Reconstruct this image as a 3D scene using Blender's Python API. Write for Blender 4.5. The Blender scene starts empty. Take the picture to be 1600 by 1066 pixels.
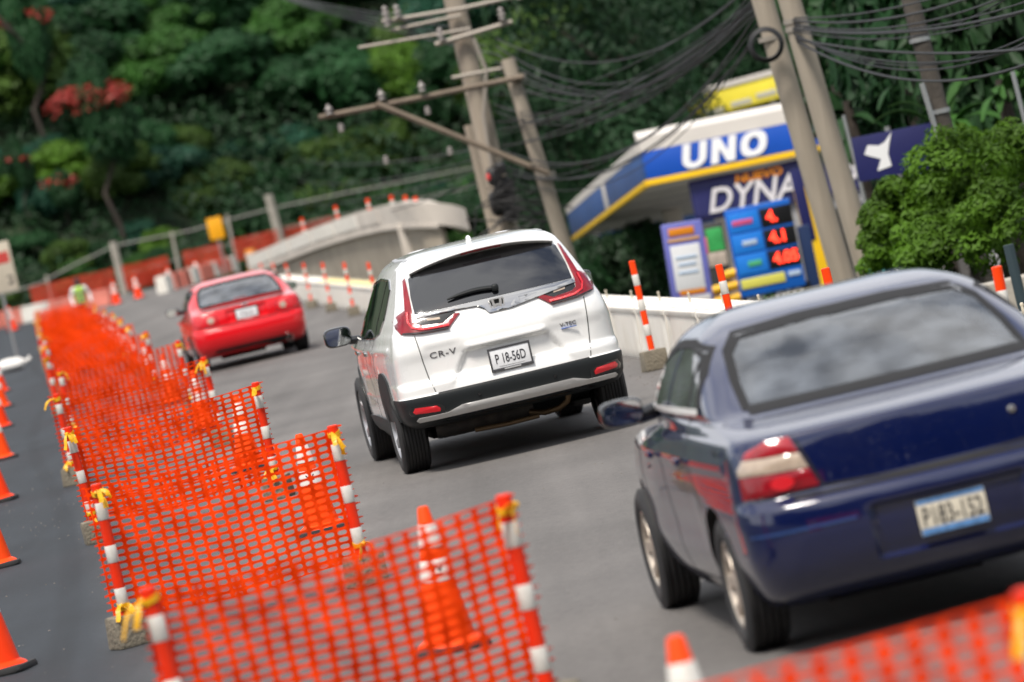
import bpy, bmesh, math, random
import numpy as np
from mathutils import Vector, Matrix, noise
from mathutils.bvhtree import BVHTree

random.seed(7)
rng = np.random.default_rng(7)
scene = bpy.context.scene
C = scene.collection
R = math.radians

# ------------------------------------------------------------------ camera
# Long lens held about 2.2 m above the carriageway and rolled 13 degrees.
ROLL, FPX, CAM_H, HORIZON = R(13.0), 7000.0, 2.2, 272.0
PITCH = math.atan(HORIZON / FPX)
_c, _s = math.cos(ROLL), math.sin(ROLL)
_r0 = Vector((1, 0, 0)); _u0 = Vector((0, math.sin(PITCH), math.cos(PITCH))); _f0 = Vector((0, math.cos(PITCH), -math.sin(PITCH)))
cam_right = _r0 * _c - _u0 * _s
cam_up = _r0 * _s + _u0 * _c
cam_data = bpy.data.cameras.new('camera')
cam = bpy.data.objects.new('camera', cam_data); C.objects.link(cam)
M = Matrix.Identity(4)
for i in range(3):
    M[i][0] = cam_right[i]; M[i][1] = cam_up[i]; M[i][2] = -_f0[i]
M[2][3] = CAM_H
cam.matrix_world = M
cam_data.sensor_width = 36.0
cam_data.lens = 36.0 * FPX / 1600.0
cam_data.clip_start = 0.5
cam_data.clip_end = 6000
cam_data.dof.use_dof = True
cam_data.dof.focus_distance = 31.0
cam_data.dof.aperture_fstop = 2.5
cam_data.dof.aperture_blades = 9
scene.camera = cam

def at(px, py, depth):
    """a world point at a true distance for a spot of the photograph"""
    dx, dy = px - 800.0, 533.0 - py
    x, y = _c * dx + _s * dy, -_s * dx + _c * dy
    d = _r0 * (x / FPX) + _u0 * (y / FPX) + _f0
    return Vector((0, 0, CAM_H)) + d * (depth / d.y)

# ------------------------------------------------------------------ sky and sun
SUN_EL, SUN_AZ = R(62), R(203)      # high, soft, behind the camera and a little to its left
world = bpy.data.worlds.new('World'); scene.world = world
world.use_nodes = True
wn = world.node_tree; wn.nodes.clear()
wo = wn.nodes.new('ShaderNodeOutputWorld'); bg = wn.nodes.new('ShaderNodeBackground')
sky = wn.nodes.new('ShaderNodeTexSky'); sky.sky_type = 'NISHITA'; sky.sun_disc = False
sky.sun_elevation = SUN_EL; sky.sun_rotation = SUN_AZ
sky.air_density = 1.0; sky.dust_density = 2.0
tc = wn.nodes.new('ShaderNodeTexCoord'); mp = wn.nodes.new('ShaderNodeMapping'); mp.inputs['Scale'].default_value = (1.0, 1.0, 2.2)
nz = wn.nodes.new('ShaderNodeTexNoise'); nz.inputs['Scale'].default_value = 2.3; nz.inputs['Detail'].default_value = 6; nz.inputs['Roughness'].default_value = 0.55
cr = wn.nodes.new('ShaderNodeValToRGB'); cr.color_ramp.elements[0].position = 0.36; cr.color_ramp.elements[1].position = 0.56
mx = wn.nodes.new('ShaderNodeMix'); mx.data_type = 'RGBA'
mx.inputs['B'].default_value = (10.0, 10.1, 10.4, 1)        # broken cloud
wn.links.new(tc.outputs['Generated'], mp.inputs['Vector']); wn.links.new(mp.outputs['Vector'], nz.inputs['Vector'])
wn.links.new(nz.outputs['Fac'], cr.inputs['Fac']); wn.links.new(cr.outputs['Color'], mx.inputs['Factor'])
wn.links.new(sky.outputs['Color'], mx.inputs['A'])
wn.links.new(mx.outputs['Result'], bg.inputs['Color']); wn.links.new(bg.outputs['Background'], wo.inputs['Surface'])
bg.inputs['Strength'].default_value = 0.085

sun_data = bpy.data.lights.new('sun', 'SUN'); sun_data.energy = 3.2; sun_data.angle = R(13); sun_data.color = (1.0, 0.93, 0.85)
sun = bpy.data.objects.new('sun', sun_data); C.objects.link(sun)
_sd = Vector((math.sin(SUN_AZ) * math.cos(SUN_EL), math.cos(SUN_AZ) * math.cos(SUN_EL), math.sin(SUN_EL)))
sun.rotation_euler = _sd.to_track_quat('Z', 'Y').to_euler()

scene.view_settings.view_transform = 'Standard'
scene.view_settings.look = 'None'
scene.view_settings.exposure = 0.55
scene.view_settings.gamma = 1.0
scene.view_settings.use_curve_mapping = False
scene.cycles.use_denoising = True
scene.cycles.max_bounces = 8
scene.cycles.transparent_max_bounces = 8
scene.cycles.caustics_reflective = False
scene.cycles.caustics_refractive = False
scene.cycles.sample_clamp_indirect = 4.0

# ------------------------------------------------------------------ materials
_mats = {}
def mat(name, col=(0.5, 0.5, 0.5), rough=0.5, metal=0.0, coat=0.0, var=0.0, vscale=4.0, bump=0.0, bscale=60.0,
        spec=0.5, emit=None, estr=0.0, trans=0.0, dirt=0.0, dscale=3.0, dirtcol=(0.16, 0.13, 0.10), coatr=0.04, rvar=0.0, objvar=0.0, coatior=1.5, stretch=None):
    if name in _mats: return _mats[name]
    m = bpy.data.materials.new(name); m.use_nodes = True
    nt = m.node_tree; b = nt.nodes['Principled BSDF']; out = nt.nodes['Material Output']
    b.inputs['Base Color'].default_value = (*col, 1)
    b.inputs['Roughness'].default_value = rough; b.inputs['Metallic'].default_value = metal
    b.inputs['Coat Weight'].default_value = coat; b.inputs['Coat Roughness'].default_value = coatr
    b.inputs['Specular IOR Level'].default_value = spec; b.inputs['Coat IOR'].default_value = coatior
    if emit: b.inputs['Emission Color'].default_value = (*emit, 1); b.inputs['Emission Strength'].default_value = estr
    co = None
    def coord():
        nonlocal co
        if co is None:
            co = nt.nodes.new('ShaderNodeTexCoord').outputs['Object']
            if stretch:
                mp_ = nt.nodes.new('ShaderNodeMapping'); mp_.inputs['Scale'].default_value = stretch; nt.links.new(co, mp_.inputs['Vector']); co = mp_.outputs['Vector']
        return co
    def nnoise(scale, detail=5):
        n = nt.nodes.new('ShaderNodeTexNoise'); n.inputs['Scale'].default_value = scale; n.inputs['Detail'].default_value = detail
        nt.links.new(coord(), n.inputs['Vector']); return n.outputs['Fac']
    last = None
    if var or objvar:
        hs = nt.nodes.new('ShaderNodeHueSaturation'); hs.inputs['Color'].default_value = (*col, 1)
        mr = nt.nodes.new('ShaderNodeMapRange'); mr.inputs['From Min'].default_value = 0.3; mr.inputs['From Max'].default_value = 0.7
        mr.inputs['To Min'].default_value = 1 - var; mr.inputs['To Max'].default_value = 1 + var
        nt.links.new(nnoise(vscale), mr.inputs['Value'])
        val = mr.outputs['Result']
        if objvar:
            oi = nt.nodes.new('ShaderNodeObjectInfo'); m2 = nt.nodes.new('ShaderNodeMapRange')
            m2.inputs['To Min'].default_value = 1 - objvar; m2.inputs['To Max'].default_value = 1 + objvar
            nt.links.new(oi.outputs['Random'], m2.inputs['Value'])
            mu = nt.nodes.new('ShaderNodeMath'); mu.operation = 'MULTIPLY'
            nt.links.new(val, mu.inputs[0]); nt.links.new(m2.outputs['Result'], mu.inputs[1]); val = mu.outputs[0]
        nt.links.new(val, hs.inputs['Value'])
        last = hs.outputs['Color']
    if dirt:
        mxn = nt.nodes.new('ShaderNodeMix'); mxn.data_type = 'RGBA'; mxn.inputs['A'].default_value = (*col, 1); mxn.inputs['B'].default_value = (*dirtcol, 1)
        mr = nt.nodes.new('ShaderNodeMapRange'); mr.inputs['From Min'].default_value = 0.45; mr.inputs['From Max'].default_value = 0.8; mr.inputs['To Max'].default_value = dirt
        nt.links.new(nnoise(dscale, 8), mr.inputs['Value']); nt.links.new(mr.outputs['Result'], mxn.inputs['Factor'])
        if last: nt.links.new(last, mxn.inputs['A'])
        last = mxn.outputs['Result']
    if last: nt.links.new(last, b.inputs['Base Color'])
    if rvar:
        mr = nt.nodes.new('ShaderNodeMapRange'); mr.inputs['To Min'].default_value = max(0, rough - rvar); mr.inputs['To Max'].default_value = rough + rvar
        nt.links.new(nnoise(vscale * 2.3), mr.inputs['Value']); nt.links.new(mr.outputs['Result'], b.inputs['Roughness'])
    if bump:
        bn = nt.nodes.new('ShaderNodeBump'); bn.inputs['Strength'].default_value = bump; bn.inputs['Distance'].default_value = 0.02
        nt.links.new(nnoise(bscale, 8), bn.inputs['Height']); nt.links.new(bn.outputs['Normal'], b.inputs['Normal'])
    if trans:
        tr = nt.nodes.new('ShaderNodeBsdfTranslucent'); ms = nt.nodes.new('ShaderNodeMixShader'); ms.inputs['Fac'].default_value = trans
        if last: nt.links.new(last, tr.inputs['Color'])
        else: tr.inputs['Color'].default_value = (*col, 1)
        nt.links.new(b.outputs['BSDF'], ms.inputs[1]); nt.links.new(tr.outputs['BSDF'], ms.inputs[2]); nt.links.new(ms.outputs['Shader'], out.inputs['Surface'])
    _mats[name] = m
    return m

# ------------------------------------------------------------------ mesh builder
class MB:
    def __init__(s): s.v = []; s.f = []; s.m = []
    def add(s, vs, fs, mi=0):
        o = len(s.v); s.v.extend([tuple(v) for v in vs]); s.f.extend([tuple(i + o for i in f) for f in fs]); s.m.extend([mi] * len(fs)); return s
    def box(s, c, d, b=0.0, mi=0, rot=None):
        hx, hy, hz = d[0] / 2, d[1] / 2, d[2] / 2
        if b <= 0:
            vs = [Vector((x * hx, y * hy, z * hz)) for x in (-1, 1) for y in (-1, 1) for z in (-1, 1)]
            fs = [(0, 1, 3, 2), (4, 6, 7, 5), (0, 4, 5, 1), (2, 3, 7, 6), (0, 2, 6, 4), (1, 5, 7, 3)]
        else:
            bm = bmesh.new(); bmesh.ops.create_cube(bm, size=1.0)
            for v in bm.verts: v.co = Vector((v.co.x * d[0], v.co.y * d[1], v.co.z * d[2]))
            bmesh.ops.bevel(bm, geom=bm.edges[:], offset=min(b, min(d) * 0.45), segments=2, affect='EDGES', profile=0.6)
            bm.verts.ensure_lookup_table()
            vs = [v.co.copy() for v in bm.verts]; fs = [[v.index for v in f.verts] for f in bm.faces]; bm.free()
        if rot is not None: vs = [rot @ v for v in vs]
        c = Vector(c)
        return s.add([v + c for v in vs], fs, mi)
    def tube(s, pts, r, n=8, mi=0, caps=True):
        pts = [Vector(p) for p in pts]; rs = r if isinstance(r, (list, tuple)) else [r] * len(pts)
        vs = []; fs = []; prev = None
        for i, p in enumerate(pts):
            t = (pts[min(i + 1, len(pts) - 1)] - pts[max(i - 1, 0)]).normalized()
            if prev is None:
                a = Vector((0, 0, 1)) if abs(t.z) < 0.9 else Vector((1, 0, 0)); u = t.cross(a).normalized()
            else:
                u = (prev - t * prev.dot(t)).normalized()
            prev = u; w = t.cross(u)
            for k in range(n):
                an = 2 * math.pi * k / n; vs.append(p + (u * math.cos(an) + w * math.sin(an)) * rs[i])
        for i in range(len(pts) - 1):
            for k in range(n):
                a = i * n + k; b = i * n + (k + 1) % n; fs.append((a, b, b + n, a + n))
        if caps: fs.append(tuple(range(n))[::-1]); fs.append(tuple((len(pts) - 1) * n + k for k in range(n)))
        return s.add(vs, fs, mi)
    def lathe(s, prof, n=24, axis='z', c=(0, 0, 0), mi=0, caps=True):
        vs = []; fs = []; c = Vector(c)
        for (r, h) in prof:
            for k in range(n):
                an = 2 * math.pi * k / n; x, y = r * math.cos(an), r * math.sin(an)
                vs.append(c + (Vector((x, y, h)) if axis == 'z' else Vector((h, x, y)) if axis == 'x' else Vector((y, h, x))))
        for i in range(len(prof) - 1):
            for k in range(n):
                a = i * n + k; b = i * n + (k + 1) % n; fs.append((a, b, b + n, a + n))
        if caps: fs.append(tuple(range(n))[::-1]); fs.append(tuple((len(prof) - 1) * n + k for k in range(n)))
        return s.add(vs, fs, mi)
    def prism(s, poly, fn, d, mi=0):
        """poly of (u, v); fn maps (u, v, depth) to a point; depth runs 0..d"""
        n = len(poly)
        vs = [fn(u, v, 0) for u, v in poly] + [fn(u, v, d) for u, v in poly]
        fs = [tuple(range(n))[::-1], tuple(range(n, 2 * n))] + [(i, (i + 1) % n, n + (i + 1) % n, n + i) for i in range(n)]
        return s.add(vs, fs, mi)
    def ribbon(s, pts, w, up=(0, 0, 1), mi=0, th=0.0015):
        pts = [Vector(p) for p in pts]; vs = []; fs = []
        for i, p in enumerate(pts):
            t = (pts[min(i + 1, len(pts) - 1)] - pts[max(i - 1, 0)]).normalized()
            u = (Vector(up) - t * Vector(up).dot(t)).normalized(); nn = t.cross(u) * th
            ww = w[i] if isinstance(w, (list, tuple)) else w
            vs += [p + u * ww / 2 + nn, p - u * ww / 2 + nn, p - u * ww / 2 - nn, p + u * ww / 2 - nn]
        for i in range(len(pts) - 1):
            a = i * 4
            for k in range(4): fs.append((a + k, a + (k + 1) % 4, a + 4 + (k + 1) % 4, a + 4 + k))
        fs += [(3, 2, 1, 0), tuple(len(vs) - 4 + k for k in range(4))]
        return s.add(vs, fs, mi)
    def blob(s, c, r, n1=0.7, n2=0.7, nu=24, nv=14, mi=0):
        sg = lambda x, p: math.copysign(abs(x) ** p, x)
        vs = []; fs = []
        for j in range(nv + 1):
            ph = -math.pi / 2 + math.pi * j / nv
            for i in range(nu):
                th = 2 * math.pi * i / nu
                vs.append((c[0] + r[0] * sg(math.cos(ph), n1) * sg(math.cos(th), n2), c[1] + r[1] * sg(math.cos(ph), n1) * sg(math.sin(th), n2), c[2] + r[2] * sg(math.sin(ph), n1)))
        for j in range(nv):
            for i in range(nu):
                a = j * nu + i; b = j * nu + (i + 1) % nu; fs.append((a, b, b + nu, a + nu))
        return s.add(vs, fs, mi)
    def xf(s, fn): s.v = [tuple(fn(Vector(v))) for v in s.v]; return s
    def mesh(s, name, mats, smooth=35):
        me = bpy.data.meshes.new(name); me.from_pydata(s.v, [], s.f)
        mats = mats if isinstance(mats, (list, tuple)) else [mats]
        for m in mats: me.materials.append(m)
        if any(s.m): me.polygons.foreach_set('material_index', s.m)
        finish(me, smooth)
        return me
    def build(s, name, mats, parent=None, smooth=35):
        return link(name, s.mesh(name, mats, smooth), parent)

def finish(me, smooth=35):
    bm = bmesh.new(); bm.from_mesh(me); bmesh.ops.recalc_face_normals(bm, faces=bm.faces[:]); bm.to_mesh(me); bm.free()
    if smooth:
        me.polygons.foreach_set('use_smooth', [True] * len(me.polygons))
        me.set_sharp_from_angle(angle=R(smooth))
    me.update()

def link(name, data, parent=None):
    o = bpy.data.objects.new(name, data); C.objects.link(o)
    if parent is not None: o.parent = parent
    return o

def tag(o, label=None, cat=None, group=None, kind=None):
    if label: o['label'] = label
    if cat: o['category'] = cat
    if group: o['group'] = group
    if kind: o['kind'] = kind
    return o

def thing(name, label, cat, loc=(0, 0, 0), rz=0.0, group=None):
    o = link(name, None); o.location = loc; o.rotation_euler = (0, 0, rz)
    return tag(o, label, cat, group)

def copy_tree(o, parent=None):
    c = o.copy(); C.objects.link(c); c.parent = parent
    for ch in list(o.children): copy_tree(ch, c)
    return c

def text_mesh(txt, size=1.0, shear=0.0, bold=0.0, extrude=0.004, align='CENTER', xs=1.0, spacing=1.0):
    cu = bpy.data.curves.new('lettering', 'FONT'); cu.body = txt; cu.size = size; cu.shear = shear; cu.offset = bold; cu.extrude = extrude
    cu.align_x = align; cu.align_y = 'CENTER'; cu.space_character = spacing; cu.resolution_u = 4
    o = bpy.data.objects.new('lettering', cu); C.objects.link(o)
    dg = bpy.context.evaluated_depsgraph_get(); dg.update()
    me = bpy.data.meshes.new_from_object(o.evaluated_get(dg))
    bpy.data.objects.remove(o); bpy.data.curves.remove(cu)
    vs = [(v.co.x * xs, v.co.y, v.co.z) for v in me.vertices]; fs = [tuple(p.vertices) for p in me.polygons]
    bpy.data.meshes.remove(me)
    return vs, fs

def lettering(name, txt, material, parent, org, ux, uy, size, **k):
    """flat raised lettering: local x along ux, y along uy from org"""
    vs, fs = text_mesh(txt, size, **k)
    org, ux, uy = Vector(org), Vector(ux).normalized(), Vector(uy).normalized(); un = ux.cross(uy)
    b = MB(); b.add([org + ux * v[0] + uy * v[1] + un * v[2] for v in vs], fs)
    return b.build(name, material, parent, smooth=None)

def sstep(a, b, x):
    t = np.clip((x - a) / (b - a), 0, 1); return t * t * (3 - 2 * t)


def lettering_on(name, txt, material, parent, sh, x0, z0, size, raise_=.004, xs=1.0, spacing=1.0):
    """raised lettering that follows the rear skin of a car"""
    vs, fs = text_mesh(txt, size, extrude=.004, xs=xs, spacing=spacing); out = []
    for v in vs:
        p = sh.hit('rear', x0 + v[0], z0 + v[1])[0]; out.append((p.x, p.y + (.004 if v[2] < 0 else -raise_), p.z))
    b = MB(); b.add(out, fs); return b.build(name, material, parent, smooth=None)
# ------------------------------------------------------------------ ground, road
def terrain_z(x, y):
    off = x + 0.1 * y
    z = -0.06
    drop = 4.6 * sstep(7.4, 13.0, off) * sstep(320.0, 200.0, y)
    hill = 0.0
    toe = 246 + 6 * math.sin(x * 0.05)
    d = min(66.0, max(0.0, y - toe)); hill = 0.62 * d - 0.0006 * d * d if d < 420 else 155
    return float(z - drop + hill)
def make_ground():
    xs = np.concatenate([np.linspace(-1500, -120, 8), np.linspace(-100, 120, 89), np.linspace(140, 1500, 8)])
    ys = np.concatenate([np.linspace(-1500, -100, 8), np.linspace(-80, 420, 126), np.linspace(460, 1500, 8)])
    V = [(x, y, terrain_z(x, y)) for y in ys for x in xs]; nx = len(xs)
    F = [(j * nx + i, j * nx + i + 1, (j + 1) * nx + i + 1, (j + 1) * nx + i) for j in range(len(ys) - 1) for i in range(nx - 1)]
    b = MB(); b.add(V, F)
    o = b.build('ground', mat('earth', (.016, .030, .012), .95, var=.5, vscale=.25, bump=.6, bscale=3, dirt=.5, dscale=.6, dirtcol=(.040, .036, .020)), None, 60)
    tag(o, kind='structure')
make_ground()

def asphalt():
    m = bpy.data.materials.new('asphalt'); m.use_nodes = True; nt = m.node_tree; b = nt.nodes['Principled BSDF']
    co = nt.nodes.new('ShaderNodeTexCoord').outputs['Object']
    def noise_(scale, detail, stretch=None, rot=0):
        n = nt.nodes.new('ShaderNodeTexNoise'); n.inputs['Scale'].default_value = scale; n.inputs['Detail'].default_value = detail
        mpn = nt.nodes.new('ShaderNodeMapping'); mpn.inputs['Scale'].default_value = stretch or (1, 1, 1); mpn.inputs['Rotation'].default_value = (0, 0, rot)
        nt.links.new(co, mpn.inputs['Vector']); nt.links.new(mpn.outputs['Vector'], n.inputs['Vector']); return n.outputs['Fac']
    def mrange(v, a, c, lo, hi):
        r = nt.nodes.new('ShaderNodeMapRange'); r.inputs['From Min'].default_value = a; r.inputs['From Max'].default_value = c; r.inputs['To Min'].default_value = lo; r.inputs['To Max'].default_value = hi
        nt.links.new(v, r.inputs['Value']); return r.outputs['Result']
    def mul(a, c):
        k = nt.nodes.new('ShaderNodeMath'); k.operation = 'MULTIPLY'; nt.links.new(a, k.inputs[0]); nt.links.new(c, k.inputs[1]); return k.outputs[0]
    streak = mrange(noise_(1.0, 4, (2.2, .05, 1), -ROADROT), .35, .65, .88, 1.12)
    patch = mrange(noise_(.45, 6), .3, .7, .82, 1.16)
    grain = mrange(noise_(90, 3), .3, .7, .75, 1.25)
    mid = mrange(noise_(16, 5), .35, .65, .90, 1.10)
    fac = mul(mul(mul(streak, patch), grain), mid)
    # paler, dustier carriageway; darker bluish fresh asphalt left of the nets
    sep = nt.nodes.new('ShaderNodeSeparateXYZ'); nt.links.new(co, sep.inputs[0])
    ma = nt.nodes.new('ShaderNodeMath'); ma.operation = 'MULTIPLY_ADD'; nt.links.new(sep.outputs['Y'], ma.inputs[0]); ma.inputs[1].default_value = .1; nt.links.new(sep.outputs['X'], ma.inputs[2])
    side = mrange(ma.outputs[0], -.2, 1.2, 0, 1)
    wp = nt.nodes.new('ShaderNodeMath'); wp.operation = 'MULTIPLY_ADD'; nt.links.new(ma.outputs[0], wp.inputs[0]); wp.inputs[1].default_value = 2 * math.pi / 1.62; wp.inputs[2].default_value = -2.65 * 2 * math.pi / 1.62
    cs = nt.nodes.new('ShaderNodeMath'); cs.operation = 'COSINE'; nt.links.new(wp.outputs[0], cs.inputs[0])
    fac = mul(fac, mrange(cs.outputs[0], -1, 1, 1.06, .92))
    # rubber laid down on the closed side
    sy = nt.nodes.new('ShaderNodeMath'); sy.operation = 'MULTIPLY'; nt.links.new(sep.outputs['Y'], sy.inputs[0]); sy.inputs[1].default_value = .13
    sn = nt.nodes.new('ShaderNodeMath'); sn.operation = 'SINE'; nt.links.new(sy.outputs[0], sn.inputs[0])
    ad = nt.nodes.new('ShaderNodeMath'); ad.operation = 'MULTIPLY_ADD'; nt.links.new(sn.outputs[0], ad.inputs[0]); ad.inputs[1].default_value = .16; nt.links.new(ma.outputs[0], ad.inputs[2])
    dd = nt.nodes.new('ShaderNodeMath'); dd.operation = 'ADD'; nt.links.new(ad.outputs[0], dd.inputs[0]); dd.inputs[1].default_value = .40
    ab = nt.nodes.new('ShaderNodeMath'); ab.operation = 'ABSOLUTE'; nt.links.new(dd.outputs[0], ab.inputs[0])
    fac = mul(fac, mrange(ab.outputs[0], .05, .11, .80, 1.0))
    mixc = nt.nodes.new('ShaderNodeMix'); mixc.data_type = 'RGBA'; mixc.inputs['A'].default_value = (.023, .028, .034, 1); mixc.inputs['B'].default_value = (.120, .113, .107, 1)
    nt.links.new(side, mixc.inputs['Factor'])
    hs = nt.nodes.new('ShaderNodeHueSaturation'); nt.links.new(mixc.outputs['Result'], hs.inputs['Color']); nt.links.new(fac, hs.inputs['Value'])
    nt.links.new(hs.outputs['Color'], b.inputs['Base Color']); b.inputs['Roughness'].default_value = .82; b.inputs['Specular IOR Level'].default_value = .35
    bp = nt.nodes.new('ShaderNodeBump'); bp.inputs['Strength'].default_value = .5; bp.inputs['Distance'].default_value = .006
    nt.links.new(noise_(140, 4), bp.inputs['Height']); nt.links.new(bp.outputs['Normal'], b.inputs['Normal'])
    return m
ROADROT = R(-5.7)
def make_road():
    ys = list(range(-120, 246, 6)); b = MB(); vs = []; fs = []
    for y in ys:
        for o in (-34.0, -14.0, 0.0, 6.9): vs.append((o - .1 * y, y, 0.0))
    for j in range(len(ys) - 1):
        for i in range(3): a = j * 4 + i; fs.append((a, a + 1, a + 5, a + 4))
    b.add(vs, fs); n = len(b.v)
    o = b.build('road', asphalt(), None, None); tag(o, kind='structure')
make_road()

def make_grit():
    r = random.Random(9); b = MB()
    for k in range(900):
        y = r.uniform(13, 60) if k % 3 else r.uniform(36, 50); o = r.choice((r.uniform(-3, 5.6), r.uniform(5.0, 5.65), r.uniform(-2.5, 0)))
        s_ = r.uniform(.003, .011) * (1.3 if o > 5 else 1); x = o - .1 * y; a = r.uniform(0, 6)
        vs = [(x + math.cos(a + q * 1.57) * s_ * r.uniform(.7, 1.3), y + math.sin(a + q * 1.57) * s_ * r.uniform(.7, 1.3), 0) for q in range(4)] + [(x, y, s_ * r.uniform(.6, 1.1))]
        b.add(vs, [(0, 1, 4), (1, 2, 4), (2, 3, 4), (3, 0, 4)])
    tag(b.build('gravel', mat('grit', (.13, .115, .10), .9, var=.5, vscale=20), None, None), 'loose grit scattered on the asphalt', 'gravel', kind='stuff')
make_grit()
# ------------------------------------------------------------------ vehicles: shared builders
def pchip(ts, ys, t):
    ts, ys = np.asarray(ts, float), np.asarray(ys, float); h = np.diff(ts); d = np.diff(ys) / h
    m = np.zeros_like(ys)
    for i in range(1, len(ys) - 1):
        if d[i - 1] * d[i] > 0:
            w1, w2 = 2 * h[i] + h[i - 1], h[i] + 2 * h[i - 1]; m[i] = (w1 + w2) / (w1 / d[i - 1] + w2 / d[i])
    m[0], m[-1] = d[0], d[-1]
    k = np.clip(np.searchsorted(ts, t) - 1, 0, len(h) - 1); x = (t - ts[k]) / h[k]
    return ((1 + 2 * x) * (1 - x) ** 2 * ys[k] + x * (1 - x) ** 2 * h[k] * m[k] + x * x * (3 - 2 * x) * ys[k + 1] + x * x * (x - 1) * h[k] * m[k + 1])

def car_body(rows, feat=None, sub=5, nR=16, nC=10, nS=44, nF=7):
    """rows: (z, rear y, front y, half width, rear corner x, rear corner y, rear bow, rear taper). One horizontal ring per row."""
    A = np.array(rows, float); n = len(A); t = np.linspace(0, n - 1, (n - 1) * sub + 1)
    cols = [pchip(np.arange(n), A[:, k], t) for k in range(A.shape[1])]
    V = []; ring = None
    for z, yr, yf, w, rc, rcl, bow, tap in zip(*cols):
        wr = w - tap; half = []
        for u in np.linspace(0, 1, nR, endpoint=False): half.append(((wr - rc) * u, yr + bow * u * u))
        p0 = np.array((wr - rc, yr + bow)); p3 = np.array((wr, yr + bow + rcl)); tg = np.array((wr - rc, 2 * bow)); tg = tg / np.linalg.norm(tg)
        p1 = p0 + tg * rc * 0.6; p2 = p3 - np.array((0.0, rcl * 0.6))
        for u in np.linspace(0, 1, nC, endpoint=False): half.append(tuple((1 - u) ** 3 * p0 + 3 * u * (1 - u) ** 2 * p1 + 3 * u * u * (1 - u) * p2 + u ** 3 * p3))
        fb, fc, fcl = 0.22 * w, 0.28, min(0.5, (yf - yr) * 0.12); tf = 0.10 * w * (1 - .8 * float(sstep(.90, 1.0, z))); y0, y1 = p3[1], yf - fb - fcl
        for u in np.linspace(0, 1, nS, endpoint=False):
            y = y0 + (y1 - y0) * u
            half.append((w - tap * max(0, 1 - (y - y0) / 1.3) ** 2 - tf * max(0, 1 - (y1 - y) / 1.2) ** 2, y))
        wf = w - tf; q0 = np.array((wf, y1)); q3 = np.array((wf - fc * (w > .4), y1 + fcl)); q1 = q0 + np.array((0, fcl * .6)); q2 = q3 + np.array((fc * .5, -fcl * .15))
        for u in np.linspace(0, 1, nF, endpoint=False): half.append(tuple((1 - u) ** 3 * q0 + 3 * u * (1 - u) ** 2 * q1 + 3 * u * u * (1 - u) * q2 + u ** 3 * q3))
        for u in np.linspace(0, 1, nF): half.append((q3[0] * (1 - u), q3[1] + (yf - q3[1]) * (1 - (1 - u) ** 2)))
        full = [(x, y, z) for x, y in half] + [(-x, y, z) for x, y in half[-2:0:-1]]
        ring = len(full); nh = len(half); V += full
    V = np.array(V)
    if feat is not None: V = feat(V)
    nr = len(t); F = []
    for i in range(nr - 1):
        for k in range(ring):
            a = i * ring + k; b = i * ring + (k + 1) % ring; F.append((a, b, b + ring, a + ring))
    for base, flip in ((0, True), ((nr - 1) * ring, False)):
        for k in range(nh - 1):
            l0 = base + k; l1 = base + k + 1; r0 = base + (ring - k) % ring; r1 = base + (ring - k - 1)
            f = []
            for q in (l0, l1, r1, r0):
                if q not in f: f.append(q)
            if len(f) > 2: F.append(tuple(f[::-1] if flip else f))
    return V, F

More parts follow.
